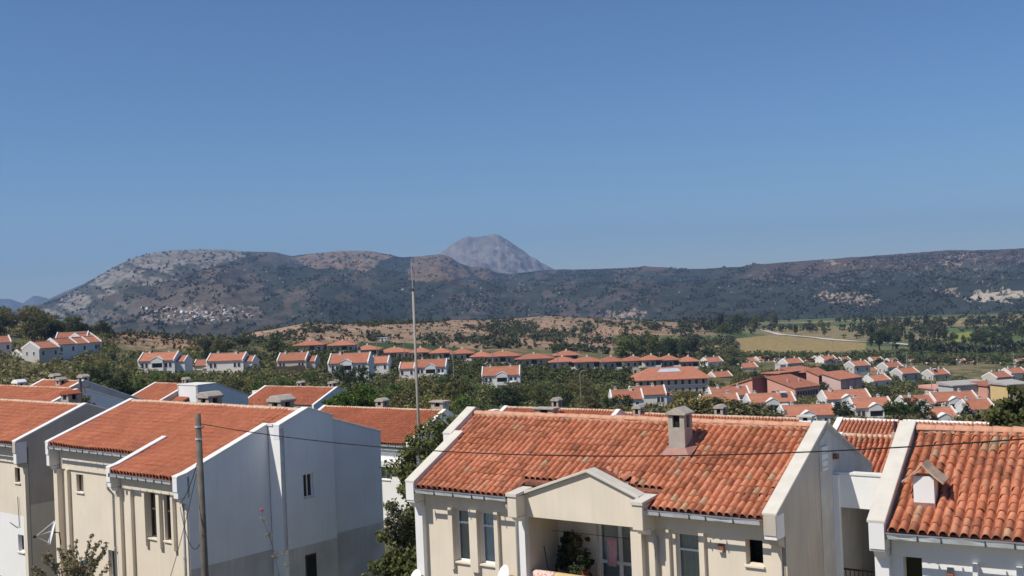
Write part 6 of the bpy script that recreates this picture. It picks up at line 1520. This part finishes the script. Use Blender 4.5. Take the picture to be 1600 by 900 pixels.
# valley trees that stand out
plant('tree standing in the hedgerows of the valley floor', 'tall valley trees', 52, (1110, 1640), (640, 1150), (7, 13), ['broad', 'tall'], ['leaf_far', 'leaf_dark', 'leaf_green'], cond=lambda u, vb, vt, Y: not inpoly(np.array([u]), np.array([vb]), [(1085, 565), (1085, 545), (1128, 528), (1205, 521), (1352, 536), (1352, 550), (1130, 565)])[0] and not (1110 < u < 1390 and 545 < vb < 560 and vt < 530))
spot('big dark tree standing across the pale valley road', 1374, 553, 660, 514, 'broad', 'leaf_dark', wid=1.1)
# mountain forest
g = np.random.default_rng(5); H1 = G1[4:164]
nT, nU = H1.shape[:2]
ii = g.integers(0, nT - 1, 38000); jj = g.integers(0, nU - 1, 38000); fa, fb_ = g.random(38000)[:, None], g.random(38000)[:, None]
Pm = (H1[ii, jj] * (1 - fa) + H1[ii + 1, jj] * fa) * (1 - fb_) + (H1[ii, jj + 1] * (1 - fa) + H1[ii + 1, jj + 1] * fa) * fb_
um, vm = proj(*Pm.T)
rocky = inpoly(um, vm, [(60, 505), (150, 433), (205, 402), (270, 388), (375, 388), (385, 401), (300, 428), (215, 447), (125, 482)]) | inpoly(um, vm, [(462, 402), (500, 390), (580, 388), (618, 399), (570, 424), (470, 413)]) | inpoly(um, vm, [(648, 402), (690, 394), (712, 406), (735, 430), (700, 438), (640, 440)]) | inpoly(um, vm, [(1480, 450), (1600, 440), (1600, 475), (1500, 476)])
kp = (um > -30) & (um < 1630) & (~rocky | (g.random(38000) < .07)) & ((fbm(um / 16 + vm / 9, vm / 26 - um / 90, 33, 3) > np.where(um < 480, .54, .44)) | rocky)
Pm = Pm[kp]; sz = g.uniform(1.4, 3.0, len(Pm)) * np.where(rocky[kp], 1.45, 1)
mass('mountain_forest', Pm, sz, 7, .55, 'leaf_mount', 71, label='dark forest and bushes over the mountain slopes')
# far village on the mountain side
gu, gv = proj(*H1.reshape(-1, 3).T)
k = 0
while k < 70:
    u = rnd.gauss(318, 46); v = rnd.gauss(491, 7.0)
    if not (215 < u < 410 and 476 < v < 507): continue
    i = int(np.argmin((gu - u) ** 2 + (gv - v) ** 2)); P = H1.reshape(-1, 3)[i]
    r_ = MB().prism([(-3, -1.5), (3, -1.5), (3, 3.2), (0, 5), (-3, 3.2)], 'x', -4, 4).build('village_house', 'far_white' if rnd.random() < .25 else ('far_cream' if rnd.random() < .6 else 'pink_pale'))
    r_.location = P; r_.rotation_euler.z = rnd.uniform(0, 3.1); s3 = rnd.uniform(.3, .7); r_.scale = (s3, s3, s3 * .9)
    tag(r_, 'tiny pale house of the far village on the mountain slope', 'house', 'houses of the far mountain village'); k += 1
# trees that look alike are told apart by their order from the left
by = {}
for o in TREES: by.setdefault(o['label'], []).append(o)
for lb, os_ in by.items():
    if 1 < len(os_) <= len(ORD):
        os_.sort(key=lambda o: o.location.x / o.location.y)
        for i, o in enumerate(os_): o['label'] = '%s, %s from left' % (lb, ORD[i])
# ------------------------------------------------------------------ haze over the valley
hz = MB().box(-9500, 9500, -9500, 9500, -75, 470).build('haze', 'soot_shade'); hz.data.materials.clear()
m = bpy.data.materials.new('haze'); m.use_nodes = True; t = m.node_tree; t.nodes.clear()
o_ = t.nodes.new('ShaderNodeOutputMaterial'); pv_ = t.nodes.new('ShaderNodeVolumePrincipled'); pv_.inputs['Color'].default_value = (.35, .58, 1.0, 1); pv_.inputs['Density'].default_value = HAZE; pv_.inputs['Anisotropy'].default_value = .1
t.links.new(pv_.outputs[0], o_.inputs['Volume']); hz.data.materials.append(m); tag(hz, 'pale blue summer haze over the valley', 'haze', kind='stuff')
print('trees', NT[0], 'objects', len(bpy.data.objects), 'tris', sum(len(m_.polygons) * 2 for m_ in bpy.data.meshes))
